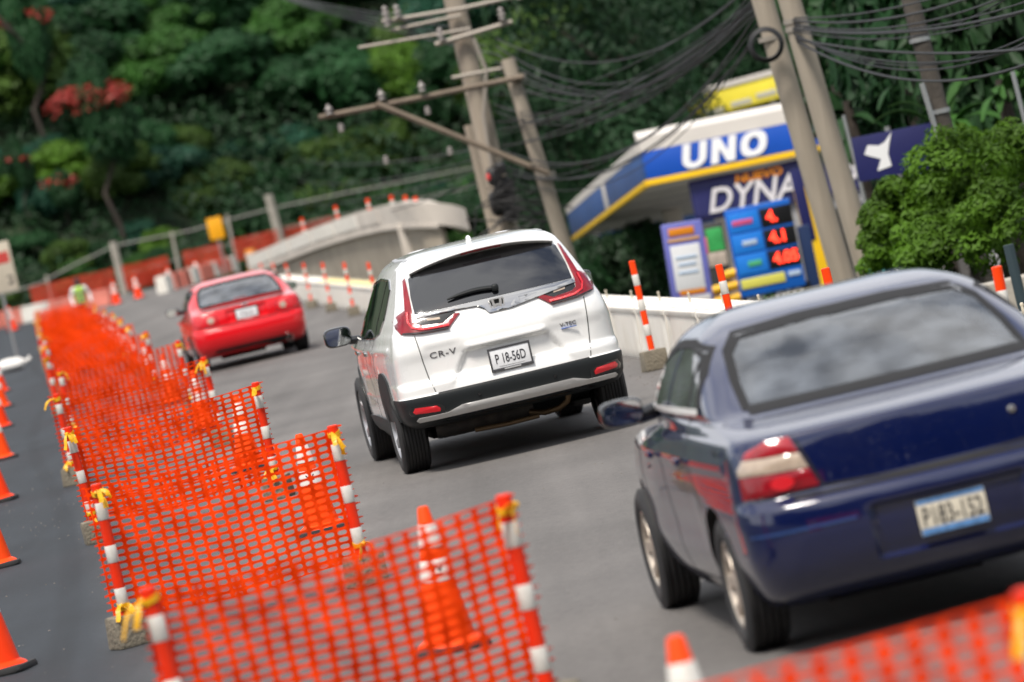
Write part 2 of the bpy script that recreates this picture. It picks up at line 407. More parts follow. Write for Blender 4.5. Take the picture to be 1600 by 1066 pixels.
class Shell:
    """the painted skin of a car, with parts laid on to it"""
    def __init__(s, V, F):
        s.V, s.F = V, F
        s.bvh = BVHTree.FromPolygons([tuple(v) for v in V], F)
    def hit(s, axis, u, v):
        if axis == 'rear': o, d = Vector((u, -3, v)), Vector((0, 1, 0))
        elif axis == 'left': o, d = Vector((-4, u, v)), Vector((1, 0, 0))
        elif axis == 'right': o, d = Vector((4, u, v)), Vector((-1, 0, 0))
        elif axis == 'front': o, d = Vector((u, 9, v)), Vector((0, -1, 0))
        else: o, d = Vector((u, v, 4)), Vector((0, 0, -1))
        h = s.bvh.ray_cast(o, d)
        if h[0] is None:
            h = s.bvh.find_nearest(o + d * 3)
        return h[0], h[1], d
    def patch(s, poly, axis, off=0.004, th=0.008, step=0.06, bulge=0.0, mb=None, mi=0, push=None):
        bm = bmesh.new(); vs = [bm.verts.new((u, v, 0)) for u, v in poly]; bm.faces.new(vs)
        bmesh.ops.triangulate(bm, faces=bm.faces[:])
        us = [p[0] for p in poly]; ws = [p[1] for p in poly]
        for k, (lo, hi) in enumerate(((min(us), max(us)), (min(ws), max(ws)))):
            nn = int((hi - lo) / step)
            for i in range(1, nn + 1):
                c = lo + (hi - lo) * i / (nn + 1)
                co = (c, 0, 0) if k == 0 else (0, c, 0); no = (1, 0, 0) if k == 0 else (0, 1, 0)
                bmesh.ops.bisect_plane(bm, geom=bm.verts[:] + bm.edges[:] + bm.faces[:], plane_co=co, plane_no=no, dist=1e-5)
        edge = [e for e in bm.edges if e.is_boundary]
        onb = set(v for e in edge for v in e.verts)
        pos = {}
        cu, cv = (min(us) + max(us)) / 2, (min(ws) + max(ws)) / 2
        bm.verts.index_update(); out = []; back = {}
        for v in bm.verts:
            p, nrm, d = s.hit(axis, v.co.x, v.co.y)
            o = off + (0 if v in onb else bulge)
            if push: o += push(v.co.x, v.co.y)
            out.append(p - d * o); pos[v.index] = (p, d)
        fs = [[v.index for v in f.verts] for f in bm.faces]
        for v in onb:
            p, d = pos[v.index]; back[v.index] = len(out); out.append(p + d * th)
        for e in edge:
            a, b = e.verts[0].index, e.verts[1].index; fs.append([a, b, back[b], back[a]])
        bm.free()
        mb = mb or MB(); mb.add(out, fs, mi); return mb
    def strip(s, pts, w, axis, off=0.0012, mb=None, mi=0, step=0.03, th=0.004):
        q = []
        for (a, b) in zip(pts[:-1], pts[1:]):
            n = max(1, int(math.hypot(b[0] - a[0], b[1] - a[1]) / step))
            q += [(a[0] + (b[0] - a[0]) * i / n, a[1] + (b[1] - a[1]) * i / n) for i in range(n)]
        q.append(pts[-1]); vs = []; fs = []
        for i, p in enumerate(q):
            a, b = q[max(0, i - 1)], q[min(len(q) - 1, i + 1)]; l = math.hypot(b[0] - a[0], b[1] - a[1]) or 1
            nx, ny = -(b[1] - a[1]) / l * w / 2, (b[0] - a[0]) / l * w / 2
            for sg, oo in ((1, off), (-1, off), (-1, -th), (1, -th)):
                h, nrm, d = s.hit(axis, p[0] + nx * sg, p[1] + ny * sg); vs.append(h - d * oo)
        for i in range(len(q) - 1):
            for k in range(4): a = i * 4; fs.append((a + k, a + (k + 1) % 4, a + 4 + (k + 1) % 4, a + 4 + k))
        mb = mb or MB(); mb.add(vs, fs, mi); return mb

def finish_body(name, V, F, paint, inner, wheels, rad, width, parent, floor_z=None):
    me = bpy.data.meshes.new(name); me.from_pydata([tuple(v) for v in V], [], F); me.materials.append(paint)
    finish(me, None)
    o = link(name, me)
    cut = MB()
    for (x, y, z) in wheels:
        sg = 1 if x > 0 else -1
        cut.lathe([(rad, sg * (width - 0.30)), (rad, sg * (width + 0.3))], 40, 'x', (0, y, z))
    co = cut.build('cutter', inner, None, None)
    md = o.modifiers.new('arch', 'BOOLEAN'); md.operation = 'DIFFERENCE'; md.object = co; md.solver = 'EXACT'
    try: md.material_mode = 'TRANSFER'
    except Exception: pass
    dg = bpy.context.evaluated_depsgraph_get(); dg.update()
    me2 = bpy.data.meshes.new_from_object(o.evaluated_get(dg))
    bpy.data.objects.remove(o); bpy.data.objects.remove(co)
    if len(me2.materials) < 2: me2.materials.append(inner)
    me2.polygons.foreach_set('use_smooth', [True] * len(me2.polygons)); me2.set_sharp_from_angle(angle=R(32))
    me2.name = name
    return link(name, me2, parent)

def make_wheel(parent, c, rad, wid, side, rim_r, spokes, tyre_m, rim_m, dark_m, hub=0.03, grooves=5):
    w = link('wheel', None, parent); w.location = c
    h = wid / 2; prof = [(rim_r, -h * 0.86), (rim_r + 0.012, -h * 0.98), ((rim_r + rad) / 2, -h * 1.02), (rad - 0.03, -h * 0.98), (rad - 0.008, -h * 0.86)]
    xs = np.linspace(-h * 0.80, h * 0.80, grooves * 2)
    for i in range(grooves):
        a = -h * 0.80 + (2 * h * 0.80) * i / (grooves - 1 + 1e-9) if grooves > 1 else 0
        g = 0.006
        prof += [(rad, a - g * 1.1 if i else a), (rad - 0.009, a - g * 0.5), (rad - 0.009, a + g * 0.5), (rad, a + g * 1.1)] if 0 < i < grooves - 1 else [(rad, a)]
    prof += [(rad - 0.008, h * 0.86), (rad - 0.03, h * 0.98), ((rim_r + rad) / 2, h * 1.02), (rim_r + 0.012, h * 0.98), (rim_r, h * 0.86)]
    MB().lathe(prof, 48, 'x', caps=False).build('tyre', tyre_m, w, 40)
    b = MB(); s = side
    b.lathe([(rim_r - 0.03, -s * h * 0.7), (rim_r + 0.004, -s * h * 0.8), (rim_r + 0.004, s * h * 0.86), (rim_r - 0.012, s * h * 0.90), (rim_r - 0.022, s * h * 0.78), (rim_r - 0.03, s * h * 0.2)], 40, 'x', caps=False)
    b.lathe([(0.001, s * h * 0.80), (0.035, s * h * 0.80), (0.055, s * h * 0.74), (0.06, s * h * 0.5)], 20, 'x', caps=False)
    for k in range(spokes):
        an = 2 * math.pi * (k + 0.25) / spokes; rot = Matrix.Rotation(an, 3, 'X')
        L = rim_r - 0.04
        vs = []
        for (r, hw, x0, x1) in ((0.045, 0.032, 0.50, 0.76), (0.045 + L * 0.5, 0.024, 0.52, 0.74), (0.02 + L, 0.042, 0.56, 0.84)):
            for (dy, xx) in ((-hw, x0), (hw, x0), (hw * 0.8, x1), (-hw * 0.8, x1)): vs.append(rot @ Vector((s * h * xx, dy, r)))
        fs = [(0, 1, 2, 3), (8, 9, 10, 11)]
        for q in (0, 4):
            for j in range(4): fs.append((q + j, q + (j + 1) % 4, q + 4 + (j + 1) % 4, q + 4 + j))
        b.add(vs, fs)
    b.build('rim', rim_m, w, 35)
    d = MB(); d.lathe([(0.001, s * h * 0.15), (rim_r - 0.03, s * h * 0.15)], 32, 'x', caps=False); d.lathe([(0.001, s * h * 0.32), (0.14, s * h * 0.32), (0.14, s * h * 0.2)], 32, 'x', caps=False)
    d.build('brake_disc', dark_m, w, 35)
    return w

def mirror_part(parent, c, r, side, shell_m, glass_m, stalk_to):
    b = MB(); b.blob(c, r, 0.55, 0.6, 28, 16)
    b.tube([Vector(c) - Vector((side * r[0] * 0.7, 0, r[2] * 0.55)), Vector(stalk_to)], [0.035, 0.04], 10)
    o = b.build('side_mirror', shell_m, parent, 50)
    g = MB(); n = 28; sg = lambda x, p: math.copysign(abs(x) ** p, x)
    pts = [(c[0] + r[0] * 0.88 * sg(math.cos(2 * math.pi * k / n), 0.6), c[2] + r[2] * 0.84 * sg(math.sin(2 * math.pi * k / n), 0.6)) for k in range(n)]
    g.prism(pts, lambda u, v, d: (u, c[1] - r[1] * 1.0 - 0.004 + d, v), 0.02)
    g.build('mirror_glass', glass_m, o, None)
    return o

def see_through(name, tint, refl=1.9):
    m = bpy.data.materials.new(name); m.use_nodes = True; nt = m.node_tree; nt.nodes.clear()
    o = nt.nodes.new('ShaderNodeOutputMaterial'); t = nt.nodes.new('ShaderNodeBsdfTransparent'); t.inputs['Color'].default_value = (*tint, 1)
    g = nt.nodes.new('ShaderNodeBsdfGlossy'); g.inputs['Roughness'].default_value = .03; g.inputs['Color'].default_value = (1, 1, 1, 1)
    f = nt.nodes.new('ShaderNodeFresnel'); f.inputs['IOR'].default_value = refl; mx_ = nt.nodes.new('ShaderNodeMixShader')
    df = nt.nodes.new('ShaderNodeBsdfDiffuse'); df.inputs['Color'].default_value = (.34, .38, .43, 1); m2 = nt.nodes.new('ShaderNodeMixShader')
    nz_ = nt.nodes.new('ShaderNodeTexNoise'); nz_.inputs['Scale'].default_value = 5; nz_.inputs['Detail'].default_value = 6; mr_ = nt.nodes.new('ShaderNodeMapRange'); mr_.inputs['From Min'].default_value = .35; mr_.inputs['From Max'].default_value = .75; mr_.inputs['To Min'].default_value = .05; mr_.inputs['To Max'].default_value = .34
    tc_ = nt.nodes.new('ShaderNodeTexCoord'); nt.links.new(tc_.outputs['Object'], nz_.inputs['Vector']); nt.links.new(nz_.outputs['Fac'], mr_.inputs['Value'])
    nt.links.new(mr_.outputs['Result'], m2.inputs['Fac']); nt.links.new(t.outputs[0], m2.inputs[1]); nt.links.new(df.outputs[0], m2.inputs[2])       # dust film strengthened into a pale bluish veil that imitates reflected sky
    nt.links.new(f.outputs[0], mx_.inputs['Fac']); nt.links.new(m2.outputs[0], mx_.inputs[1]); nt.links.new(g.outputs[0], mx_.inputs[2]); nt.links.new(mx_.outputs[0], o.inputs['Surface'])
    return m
def in_poly(x, y, P):
    c = False
    for (x0, y0), (x1, y1) in zip(P, P[1:] + P[:1]):
        if (y0 > y) != (y1 > y) and x < (x1 - x0) * (y - y0) / (y1 - y0) + x0: c = not c
    return c
def cut_windows(o, regions):
    bm = bmesh.new(); bm.from_mesh(o.data); kill = []
    for f in bm.faces:
        c = f.calc_center_median(); n = f.normal
        if c.z < .9: continue
        for ax, P in regions:
            if (ax == 'rear' and c.y < 2.0 and in_poly(c.x, c.z, P)) or (ax == 'front' and c.y > 2.0 and n.y > .25 and in_poly(c.x, c.z, P)) or (ax == 'side' and abs(n.x) > .5 and in_poly(c.y, c.z, P)): kill.append(f); break
    bmesh.ops.delete(bm, geom=kill, context='FACES'); bm.to_mesh(o.data); bm.free()
BLACK = mat('black_plastic', (0.010, 0.0125, 0.0135), 0.5, spec=0.3, bump=0.05, bscale=300)
GLOSSBLACK = mat('gloss_black', (0.008, 0.008, 0.009), 0.12, coat=0.6)
DARKGAP = mat('panel_gap', (0.006, 0.006, 0.007), 0.8)
UNDER = mat('underbody', (0.014, 0.014, 0.014), 0.8)
TYRE = mat('tyre_rubber', (0.02, 0.02, 0.021), 0.75, bump=0.15, bscale=120, dirt=0.35, dscale=6, dirtcol=(0.07, 0.065, 0.06))
ALLOY = mat('alloy', (0.42, 0.42, 0.43), 0.35, metal=0.85)
STEEL = mat('dark_steel', (0.06, 0.055, 0.05), 0.6, metal=0.6)
CHROME = mat('chrome', (0.55, 0.54, 0.52), 0.07, metal=1.0)
SILVER = mat('silver_paint', (0.62, 0.61, 0.59), 0.4, metal=0.25)
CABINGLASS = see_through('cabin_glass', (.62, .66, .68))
CABIN = mat('cabin_trim', (.035, .034, .036), .8)
SEAT = mat('seat_cloth', (.085, .08, .078), .9, var=.15, vscale=9)
GLASS = mat('tinted_glass', (0.010, 0.011, 0.013), 0.03, spec=0.8, coat=0.8, coatior=1.6)
MIRROR = mat('mirror_glass', (0.8, 0.82, 0.82), 0.02, metal=1.0)
REDLENS = mat('red_lens', (0.22, 0.002, 0.008), 0.25, spec=.25, coat=0.8, coatr=0.14, var=0.25, vscale=14)
REDBRIGHT = mat('red_reflector', (0.62, 0.004, 0.012), 0.2, coat=0.8, bump=0.3, bscale=400)
CLEARLENS = mat('clear_lens', (0.44, 0.35, 0.27), 0.12, coat=1.0, var=0.15, vscale=30)
PLATEW = mat('plate_white', (0.72, 0.73, 0.74), 0.35, var=0.05, vscale=40)
INK = mat('plate_ink', (0.02, 0.02, 0.025), 0.5)
def clip_poly(poly, zlo, zhi, slope=0.0):
    def cut(P, keep, level):
        out = []
        for a, b in zip(P, P[1:] + P[:1]):
            da = a[1] - slope * a[0] - level; db = b[1] - slope * b[0] - level
            if keep < 0: da, db = -da, -db
            if da >= 0: out.append(a)
            if da * db < 0:
                t = da / (da - db); out.append((a[0] + (b[0] - a[0]) * t, a[1] + (b[1] - a[1]) * t))
        return out
    return cut(cut(list(poly), 1, zlo), -1, zhi)

def mirror_x(poly): return [(-x, z) for x, z in poly][::-1]

def plate(parent, y, z, number, m_bg, tilt=0.0, frame_m=None, band=None, xs=0.60, size=0.105):
    p = link('number_plate', None, parent); p.location = (0, y, z); p.rotation_euler = (tilt, 0, 0)
    if band: p.scale = (.93, 1, .93)
    MB().box((0, 0, 0), (0.305, 0.004, 0.152), 0.0015).build('plate_face', m_bg, p)
    if frame_m:
        b = MB()
        b.box((0, 0, -0.083), (0.335, 0.014, 0.022), 0.003); b.box((0, 0, 0.082), (0.335, 0.014, 0.016), 0.003)
        for s in (-1, 1): b.box((s * 0.16, 0, 0), (0.014, 0.014, 0.15), 0.003)
        b.build('plate_frame', frame_m, p)
        MB().box((0.0, -0.0085, -0.083), (0.13, 0.002, 0.011)).box((0, -0.0035, -0.058), (0.2, 0.001, 0.004)).build('plate_caption', mat('caption_grey', (0.42, 0.42, 0.42), 0.5), p)
    lettering('plate_number', number, INK, p, (0, -0.0036, -0.004), (1, 0, 0), (0, 0, 1), size, xs=xs, extrude=0.001, bold=0.0006)
    if band:
        MB().box((0, -0.0025, 0.066), (0.30, 0.002, 0.018)).box((0, -0.0025, -0.062), (0.30, 0.002, 0.026)).build('plate_band', band, p)
    return p

# ------------------------------------------------------------------ white SUV
def make_suv():
    WHITE = mat('white_paint', (0.79, 0.79, 0.77), 0.28, coat=1.0, coatr=0.03, var=0.012, vscale=2, rvar=0.05)
    FRAME = mat('plate_frame_steel', (0.10, 0.10, 0.105), 0.35, metal=0.5)
    root = thing('white_suv', 'white five-door SUV driving uphill in the open lane, sharp in focus', 'car')
    rows = [
        (.22, .34, 4.30, .80, .20, .25, .05, .03), (.27, .18, 4.42, .84, .20, .25, .05, .03), (.34, .07, 4.52, .88, .22, .26, .06, .03),
        (.45, .015, 4.58, .905, .24, .28, .07, .03), (.56, .00, 4.59, .92, .25, .30, .07, .03), (.600, .006, 4.59, .925, .25, .30, .07, .035),
        (.612, .022, 4.58, .925, .25, .30, .07, .037), (.66, .02, 4.57, .925, .25, .30, .07, .04), (.695, .03, 4.56, .925, .25, .30, .07, .045),
        (.725, .058, 4.55, .925, .24, .30, .07, .05), (.85, .06, 4.5, .925, .22, .28, .07, .055), (.93, .052, 4.40, .918, .20, .27, .07, .055),
        (1.00, .062, 4.10, .905, .18, .26, .07, .055), (1.08, .088, 3.45, .885, .17, .26, .07, .055), (1.12, .108, 3.25, .868, .16, .25, .07, .055),
        (1.20, .148, 3.12, .84, .15, .24, .07, .055), (1.30, .215, 2.95, .795, .14, .24, .07, .05), (1.42, .31, 2.72, .745, .14, .25, .07, .045),
        (1.52, .40, 2.50, .70, .15, .26, .07, .04), (1.58, .47, 2.33, .66, .17, .28, .07, .03), (1.625, .58, 2.2, .60, .2, .3, .08, .02),
        (1.655, .78, 2.05, .52, .2, .3, .06, .01), (1.672, 1.03, 1.95, .42, .2, .25, .04, .0), (1.682, 1.28, 1.85, .28, .14, .15, .02, .0)]
    def feat(V):
        x, y, z = np.abs(V[:, 0]), V[:, 1], V[:, 2]
        rear = (y < 0.42) & (x < 0.75)
        hw = 0.30 + np.clip(.885 - z, 0, 1) / .24 * 0.15
        dep = 0.034 * sstep(hw + 0.035, hw - 0.005, x) * sstep(.893, .874, z) * sstep(.60, .73, z)
        lip = -0.016 * sstep(.325, .295, x) * sstep(.868, .884, z) * sstep(.945, .905, z)
        swage = 0.012 * sstep(.99, .93, z) * sstep(.70, .76, z) * sstep(.30, .42, x) * sstep(.66, .60, x)
        V = V.copy(); V[:, 1] += np.where(rear, dep + lip + swage, 0)
        k = sstep(1.0, .6, V[:, 1]); V[:, 2] = np.where(V[:, 2] < .46, V[:, 2] * (1 - k) + k * (.345 + (V[:, 2] - .22) / .24 * .115), V[:, 2])
        side = x > 0.5
        cre = 0.012 * np.exp(-((z - 0.985) / 0.03) ** 2) - 0.018 * np.exp(-((z - .62) / .16) ** 2) * sstep(1.2, 1.6, y) * sstep(3.7, 3.2, y)
        V[:, 0] += np.where(side & (y > .5), np.sign(V[:, 0]) * cre, 0)
        return V
    V, F = car_body(rows, feat, sub=7, nR=34)
    sh = Shell(V, F)
    wheels = [(s * .805, y, .362) for s in (-1, 1) for y in (1.03, 3.69)]
    body = finish_body('body', V, F, WHITE, UNDER, wheels, .405, .925, root)
    body.data.materials.append(BLACK); mb_i = len(body.data.materials) - 1
    for p in body.data.polygons:
        c = p.center
        if p.material_index == 0 and ((c.z < .603 and c.y < 1.03) or c.z < .40 or (c.z < .6 and c.y > 3.9)): p.material_index = mb_i
    P = lambda name, poly, axis, m, parent=root, **k: sh.patch(poly, axis, **k).build(name, m, parent, 40)
    # rear screen
    gl = [(-.628, 1.228), (.628, 1.228), (.618, 1.36), (.592, 1.50), (.52, 1.552), (.3, 1.575), (0, 1.582), (-.3, 1.575), (-.52, 1.552), (-.592, 1.50), (-.618, 1.36)]
    w = P('rear_window', gl, 'rear', GLASS, off=.004, th=.01, step=.05)
    P('window_shade', [(-.50, 1.50), (.50, 1.50), (.51, 1.549), (.3, 1.571), (0, 1.578), (-.3, 1.571), (-.51, 1.549)], 'rear', GLOSSBLACK, w, off=.0065, th=.002)
    # wiper
    b = MB(); pts = []
    for i in range(9):
        x = -.36 + .38 * i / 8; z = 1.285 + .035 * math.sin(i / 8 * 2.2) - .02 * (i / 8); p, n, d = sh.hit('rear', x, z); pts.append(p + Vector((0, -.03, 0)))
    b.tube(pts, [.006, .011, .014, .016, .017, .018, .018, .018, .016], 8); b.blob(pts[-1], (.028, .03, .028))
    b.build('rear_wiper', BLACK, root, 40)
    for s in (-1, 1):
        mir = (lambda q: q) if s > 0 else mirror_x
        red = [(.612, 1.515), (.634, 1.495), (.664, 1.38), (.690, 1.275), (.752, 1.245), (.786, 1.205), (.788, 1.15), (.768, 1.102), (.62, 1.078), (.415, 1.068), (.295, 1.168),
               (.335, 1.172), (.44, 1.120), (.60, 1.136), (.633, 1.160), (.642, 1.23), (.628, 1.36)]
        tl = P('tail_light', mir(red), 'rear', REDLENS, off=.016, th=.02, step=.035, bulge=.002)
        P('lamp_inset', mir([(.325, 1.177), (.44, 1.124), (.60, 1.140), (.631, 1.163), (.640, 1.216), (.34, 1.196)]), 'rear', GLOSSBLACK, tl, off=.006, th=.012)
        P('reverse_lens', mir([(.45, 1.152), (.545, 1.162), (.55, 1.178), (.45, 1.170)]), 'rear', CLEARLENS, tl, off=.010, th=.006)
        sp = [(.40, 1.100), (.50, 1.102), (.61, 1.110), (.675, 1.135), (.695, 1.185), (.680, 1.26)]
        sh.strip(sp if s > 0 else [(-a, c) for a, c in sp], .016, 'rear', off=.028, th=-.02).build('light_guide', REDBRIGHT, tl)
        sp = [(.405, 1.076), (.62, 1.086), (.755, 1.106)]
        sh.strip(sp if s > 0 else [(-a, c) for a, c in sp], .010, 'rear', off=.0275, th=-.02).build('lamp_lower_edge', GLOSSBLACK, tl)
        P('pillar_trim', mir([(.600, 1.50), (.612, 1.497), (.634, 1.36), (.648, 1.235), (.634, 1.23), (.622, 1.36)]), 'rear', SILVER, root, off=.005, th=.01)
        rf = P('reflector', mir([(.615, .468), (.80, .482), (.815, .50), (.795, .528), (.635, .516), (.610, .492)]), 'rear', REDBRIGHT, off=.014, th=.01, step=.04, bulge=.004)
        P('reflector_surround', mir([(.575, .452), (.83, .466), (.845, .50), (.82, .543), (.62, .53), (.575, .50)]), 'rear', GLOSSBLACK, rf, off=.005, th=.008)
        gap = [(.672, 1.07), (.665, .98), (.655, .86), (.64, .74), (.615, .615)]
        sh.strip(gap if s > 0 else [(-a, c) for a, c in gap], .007, 'rear').build('tailgate_gap', DARKGAP, root)
        ax = 'right' if s > 0 else 'left'
        # side glass, pillars, trim, door lines
        sg = [(.88, 1.22), (1.02, 1.135), (1.3, 1.10), (2.0, 1.09), (2.98, 1.075), (2.66, 1.28), (2.44, 1.41), (2.2, 1.475), (1.6, 1.515), (1.05, 1.505), (.90, 1.44)]
        sw = P('side_window', sg, ax, GLASS, off=.004, th=.01, step=.07)
        sh.strip([(1.28, 1.10), (1.16, 1.51)], .05, ax, off=.007).build('window_pillar', GLOSSBLACK, sw)
        sh.strip([(2.03, 1.09), (1.95, 1.50)], .07, ax, off=.007).build('window_pillar', GLOSSBLACK, sw)
        sh.strip([(.88, 1.22), (1.02, 1.13), (1.3, 1.093), (2.0, 1.083), (2.98, 1.068)], .014, ax, off=.010).build('window_trim', CHROME, sw)
        sh.strip([(.88, 1.22), (.885, 1.44), (1.05, 1.515), (1.6, 1.525), (2.2, 1.485), (2.44, 1.42)], .012, ax, off=.010).build('window_trim', CHROME, sw)
        for k, ln in enumerate(([(1.50, .80), (1.40, .95), (1.33, 1.09)], [(2.02, .42), (2.05, .80), (2.03, 1.08)], [(3.05, .42), (3.12, .8), (3.0, 1.06)], [(1.50, .42), (1.50, .80)])):
            sh.strip(ln, .007, ax).build('door_gap', DARKGAP, root)
        for y in (1.66, 2.36):
            p, n, d = sh.hit(ax, y, .965)
            MB().box(p - d * .03, (.03, .20, .032), .011).build('door_handle', CHROME, root)
        sil = [(1.46, .30), (3.25, .30), (3.25, .415), (2.4, .435), (1.46, .425)]
        P('sill_cladding', sil, ax, BLACK, off=.012, th=.01)
        for y in (1.03, 3.69):
            ring = [(y + math.cos(a) * .455, .362 + math.sin(a) * .455) for a in np.linspace(R(8), R(172), 26)] + [(y + math.cos(a) * .407, .362 + math.sin(a) * .407) for a in np.linspace(R(172), R(8), 26)]
            P('arch_cladding', ring, ax, BLACK, off=.014, th=.03, step=.2)
        mirror_part(root, (s * 1.035, 2.93, 1.115), (.115, .07, .083), s, GLOSSBLACK, MIRROR, (s * .86, 2.92, 1.055))
        rs = sh.strip([(s * .545, .82), (s * .56, 1.4), (s * .53, 2.1)], .03, 'top', off=.006); rs.build('roof_moulding', mat('roof_trim', (.30, .31, .32), .4), root)
    # chrome strip with badge
    P('chrome_bar', [(-.648, 1.196), (-.36, 1.196), (-.16, 1.190), (-.10, 1.155), (-.075, 1.118), (.075, 1.118), (.10, 1.155), (.16, 1.190), (.36, 1.196), (.648, 1.196), (.648, 1.224), (-.648, 1.224)],
      'rear', CHROME, off=.016, th=.02, step=.04, bulge=.004)
    yb = sh.hit('rear', 0, 1.165)[0].y - .030
    bd = MB()
    def rt(hw_t, hw_b, h, n=8):
        pts = []
        for cx, cz, a0, hw in ((1, 1, 0, hw_t), (-1, 1, 90, hw_t), (-1, -1, 180, hw_b), (1, -1, 270, hw_b)):
            r = .014
            for k in range(n): a = R(a0 + 90 * k / (n - 1)); pts.append((cx * (hw - r) + math.cos(a) * r, cz * (h - r) + math.sin(a) * r))
        return pts
    o1, i1 = rt(.060, .052, .050), rt(.051, .043, .042); n = len(o1)
    fn = lambda u, v, d: (u, yb + d, 1.165 + v)
    vs = [fn(u, v, 0) for u, v in o1] + [fn(u, v, 0) for u, v in i1] + [fn(u, v, .012) for u, v in o1] + [fn(u, v, .012) for u, v in i1]; fs = []
    for i in range(n):
        j = (i + 1) % n; fs += [(i, j, n + j, n + i), (i, 2 * n + i, 2 * n + j, j), (n + i, n + j, 3 * n + j, 3 * n + i)]
    bd.add(vs, fs)
    for s in (-1, 1): bd.prism([(s * .042, .042), (s * .022, .042), (s * .014, -.042), (s * .030, -.042)][::s], fn, .012)
    bd.prism([(-.018, .008), (.018, .008), (.016, -.010), (-.016, -.010)], fn, .010)
    em = bd.build('badge', mat('badge_chrome', (.85, .85, .84), .25, metal=.7), root, 30)
    MB().prism(rt(.05, .043, .043), lambda u, v, d: (u, yb + .008 + d, 1.165 + v), .02).build('badge_backing', GLOSSBLACK, em)
    P('silver_garnish', [(-.80, .425), (-.78, .408), (-.52, .408), (-.42, .448), (.42, .448), (.52, .408), (.78, .408), (.80, .425), (.78, .446), (.56, .446), (.44, .482), (-.44, .482), (-.56, .446), (-.78, .446)],
      'rear', SILVER, off=.022, th=.012, step=.05, bulge=.003)
    sh.strip([(-.60, .607), (0, .607), (.60, .607)], .008, 'rear', off=.003).build('tailgate_gap', DARKGAP, root)
    # lower diffuser, pipes
    P('diffuser', [(-.62, .375), (.62, .375), (.54, .40), (.42, .44), (-.42, .44), (-.54, .40)], 'rear', GLOSSBLACK, off=.006, th=.01)
    for s in (-1, 1): MB().lathe([(.012, 0), (.012, .012), (.001, .013)], 12, 'y', (s * .30, sh.hit('rear', s * .3, .53)[0].y - .012, .53)).build('parking_sensor', GLOSSBLACK, root)
    b = MB(); b.tube([(-.62, .66, .315), (-.5, .64, .31), (.1, .64, .31), (.15, .64, .31)], [.06, .085, .085, .05], 16)
    b.build('muffler', mat('muffler_steel', (.035, .032, .03), .6, metal=.5, dirt=.4, dscale=9), root, 40)
    b = MB(); b.tube([(.12, .58, .275), (.22, .50, .25), (.33, .46, .26), (.40, .42, .30), (.42, .40, .36)], .024, 12); b.tube([(-.35, .44, .245), (-.1, .42, .235), (.16, .43, .24)], .02, 10)
    b.build('exhaust_pipe', mat('exhaust_brass', (.13, .085, .045), .5, metal=.7), root, 50)
    b = MB(); b.box((0, 1.03, .36), (1.35, .16, .12), .03); b.box((0, 1.9, .25), (1.1, 1.6, .10), .02); b.box((-.55, .95, .25), (.14, .5, .05), .02); b.box((.55, .95, .25), (.14, .5, .05), .02)
    b.build('rear_axle', UNDER, root)
    # roof spoiler
    b = MB(); xs = np.linspace(-.575, .575, 31); vs = []
    for x in xs:
        e = abs(x) / .575; top = lambda y: sh.hit('top', x, y)[0].z
        zt = 1.625 - .075 * e ** 2.2; yt = .375 + .10 * e ** 2
        vs += [(x, .98, top(.98) - .004), (x, .80, top(.80) + .006), (x, .60, max(top(.62), zt) + .012), (x, yt, zt), (x, yt - .004, zt - .014), (x, yt + .02, zt - .030), (x, yt + .16, zt - .045)]
    k = 7; fs = [(i * k + j, (i + 1) * k + j, (i + 1) * k + j + 1, i * k + j + 1) for i in range(30) for j in range(k - 1)]
    b.add(vs, fs); spo = b.build('roof_spoiler', WHITE, root, 40)
    b = MB(); vs = []
    for x in np.linspace(-.16, .16, 9): vs += [(x, .378 + .3 * x * x - .006, 1.603 - .2 * x * x), (x, .378 + .3 * x * x - .002, 1.594 - .2 * x * x), (x, .40, 1.592), (x, .40, 1.603)]
    fs = [(i * 4 + j, i * 4 + 4 + j, i * 4 + 4 + (j + 1) % 4, i * 4 + (j + 1) % 4) for i in range(8) for j in range(4)]
    b.add(vs, fs).build('brake_light', REDLENS, spo)
    MB().blob((0, 1.05, 1.685), (.022, .09, .035), 1.0, 1.0).build('roof_fin', WHITE, root, 60)
    # plate, lettering
    py = min(sh.hit('rear', 0, q)[0].y for q in (.67, .70, .74, .78, .82))
    plate(root, py - .012, .757, 'P 18-56D', PLATEW, R(-2), FRAME)
    BADGE = mat('badge_grey', (.25, .25, .26), .25, metal=.9)
    HB = lambda x: sh.hit('rear', x, .893)[0]
    y2 = HB(.5).y
    lettering_on('model_badge', 'CR-V', BADGE, root, sh, -.495, .893, .066, xs=1.3, spacing=1.12)
    lettering_on('engine_badge', 'V-TEC', BADGE, root, sh, .50, .895, .040, xs=1.2)
    MB().box((.50, y2 - .008, .868), (.12, .012, .006)).build('engine_badge_bar', mat('badge_blue', (.05, .12, .4), .3), root)
    for i, c in enumerate(wheels):
        make_wheel(root, c, .362, .228, 1 if c[0] > 0 else -1, .245, 5, TYRE, ALLOY, STEEL, grooves=8)
    return root

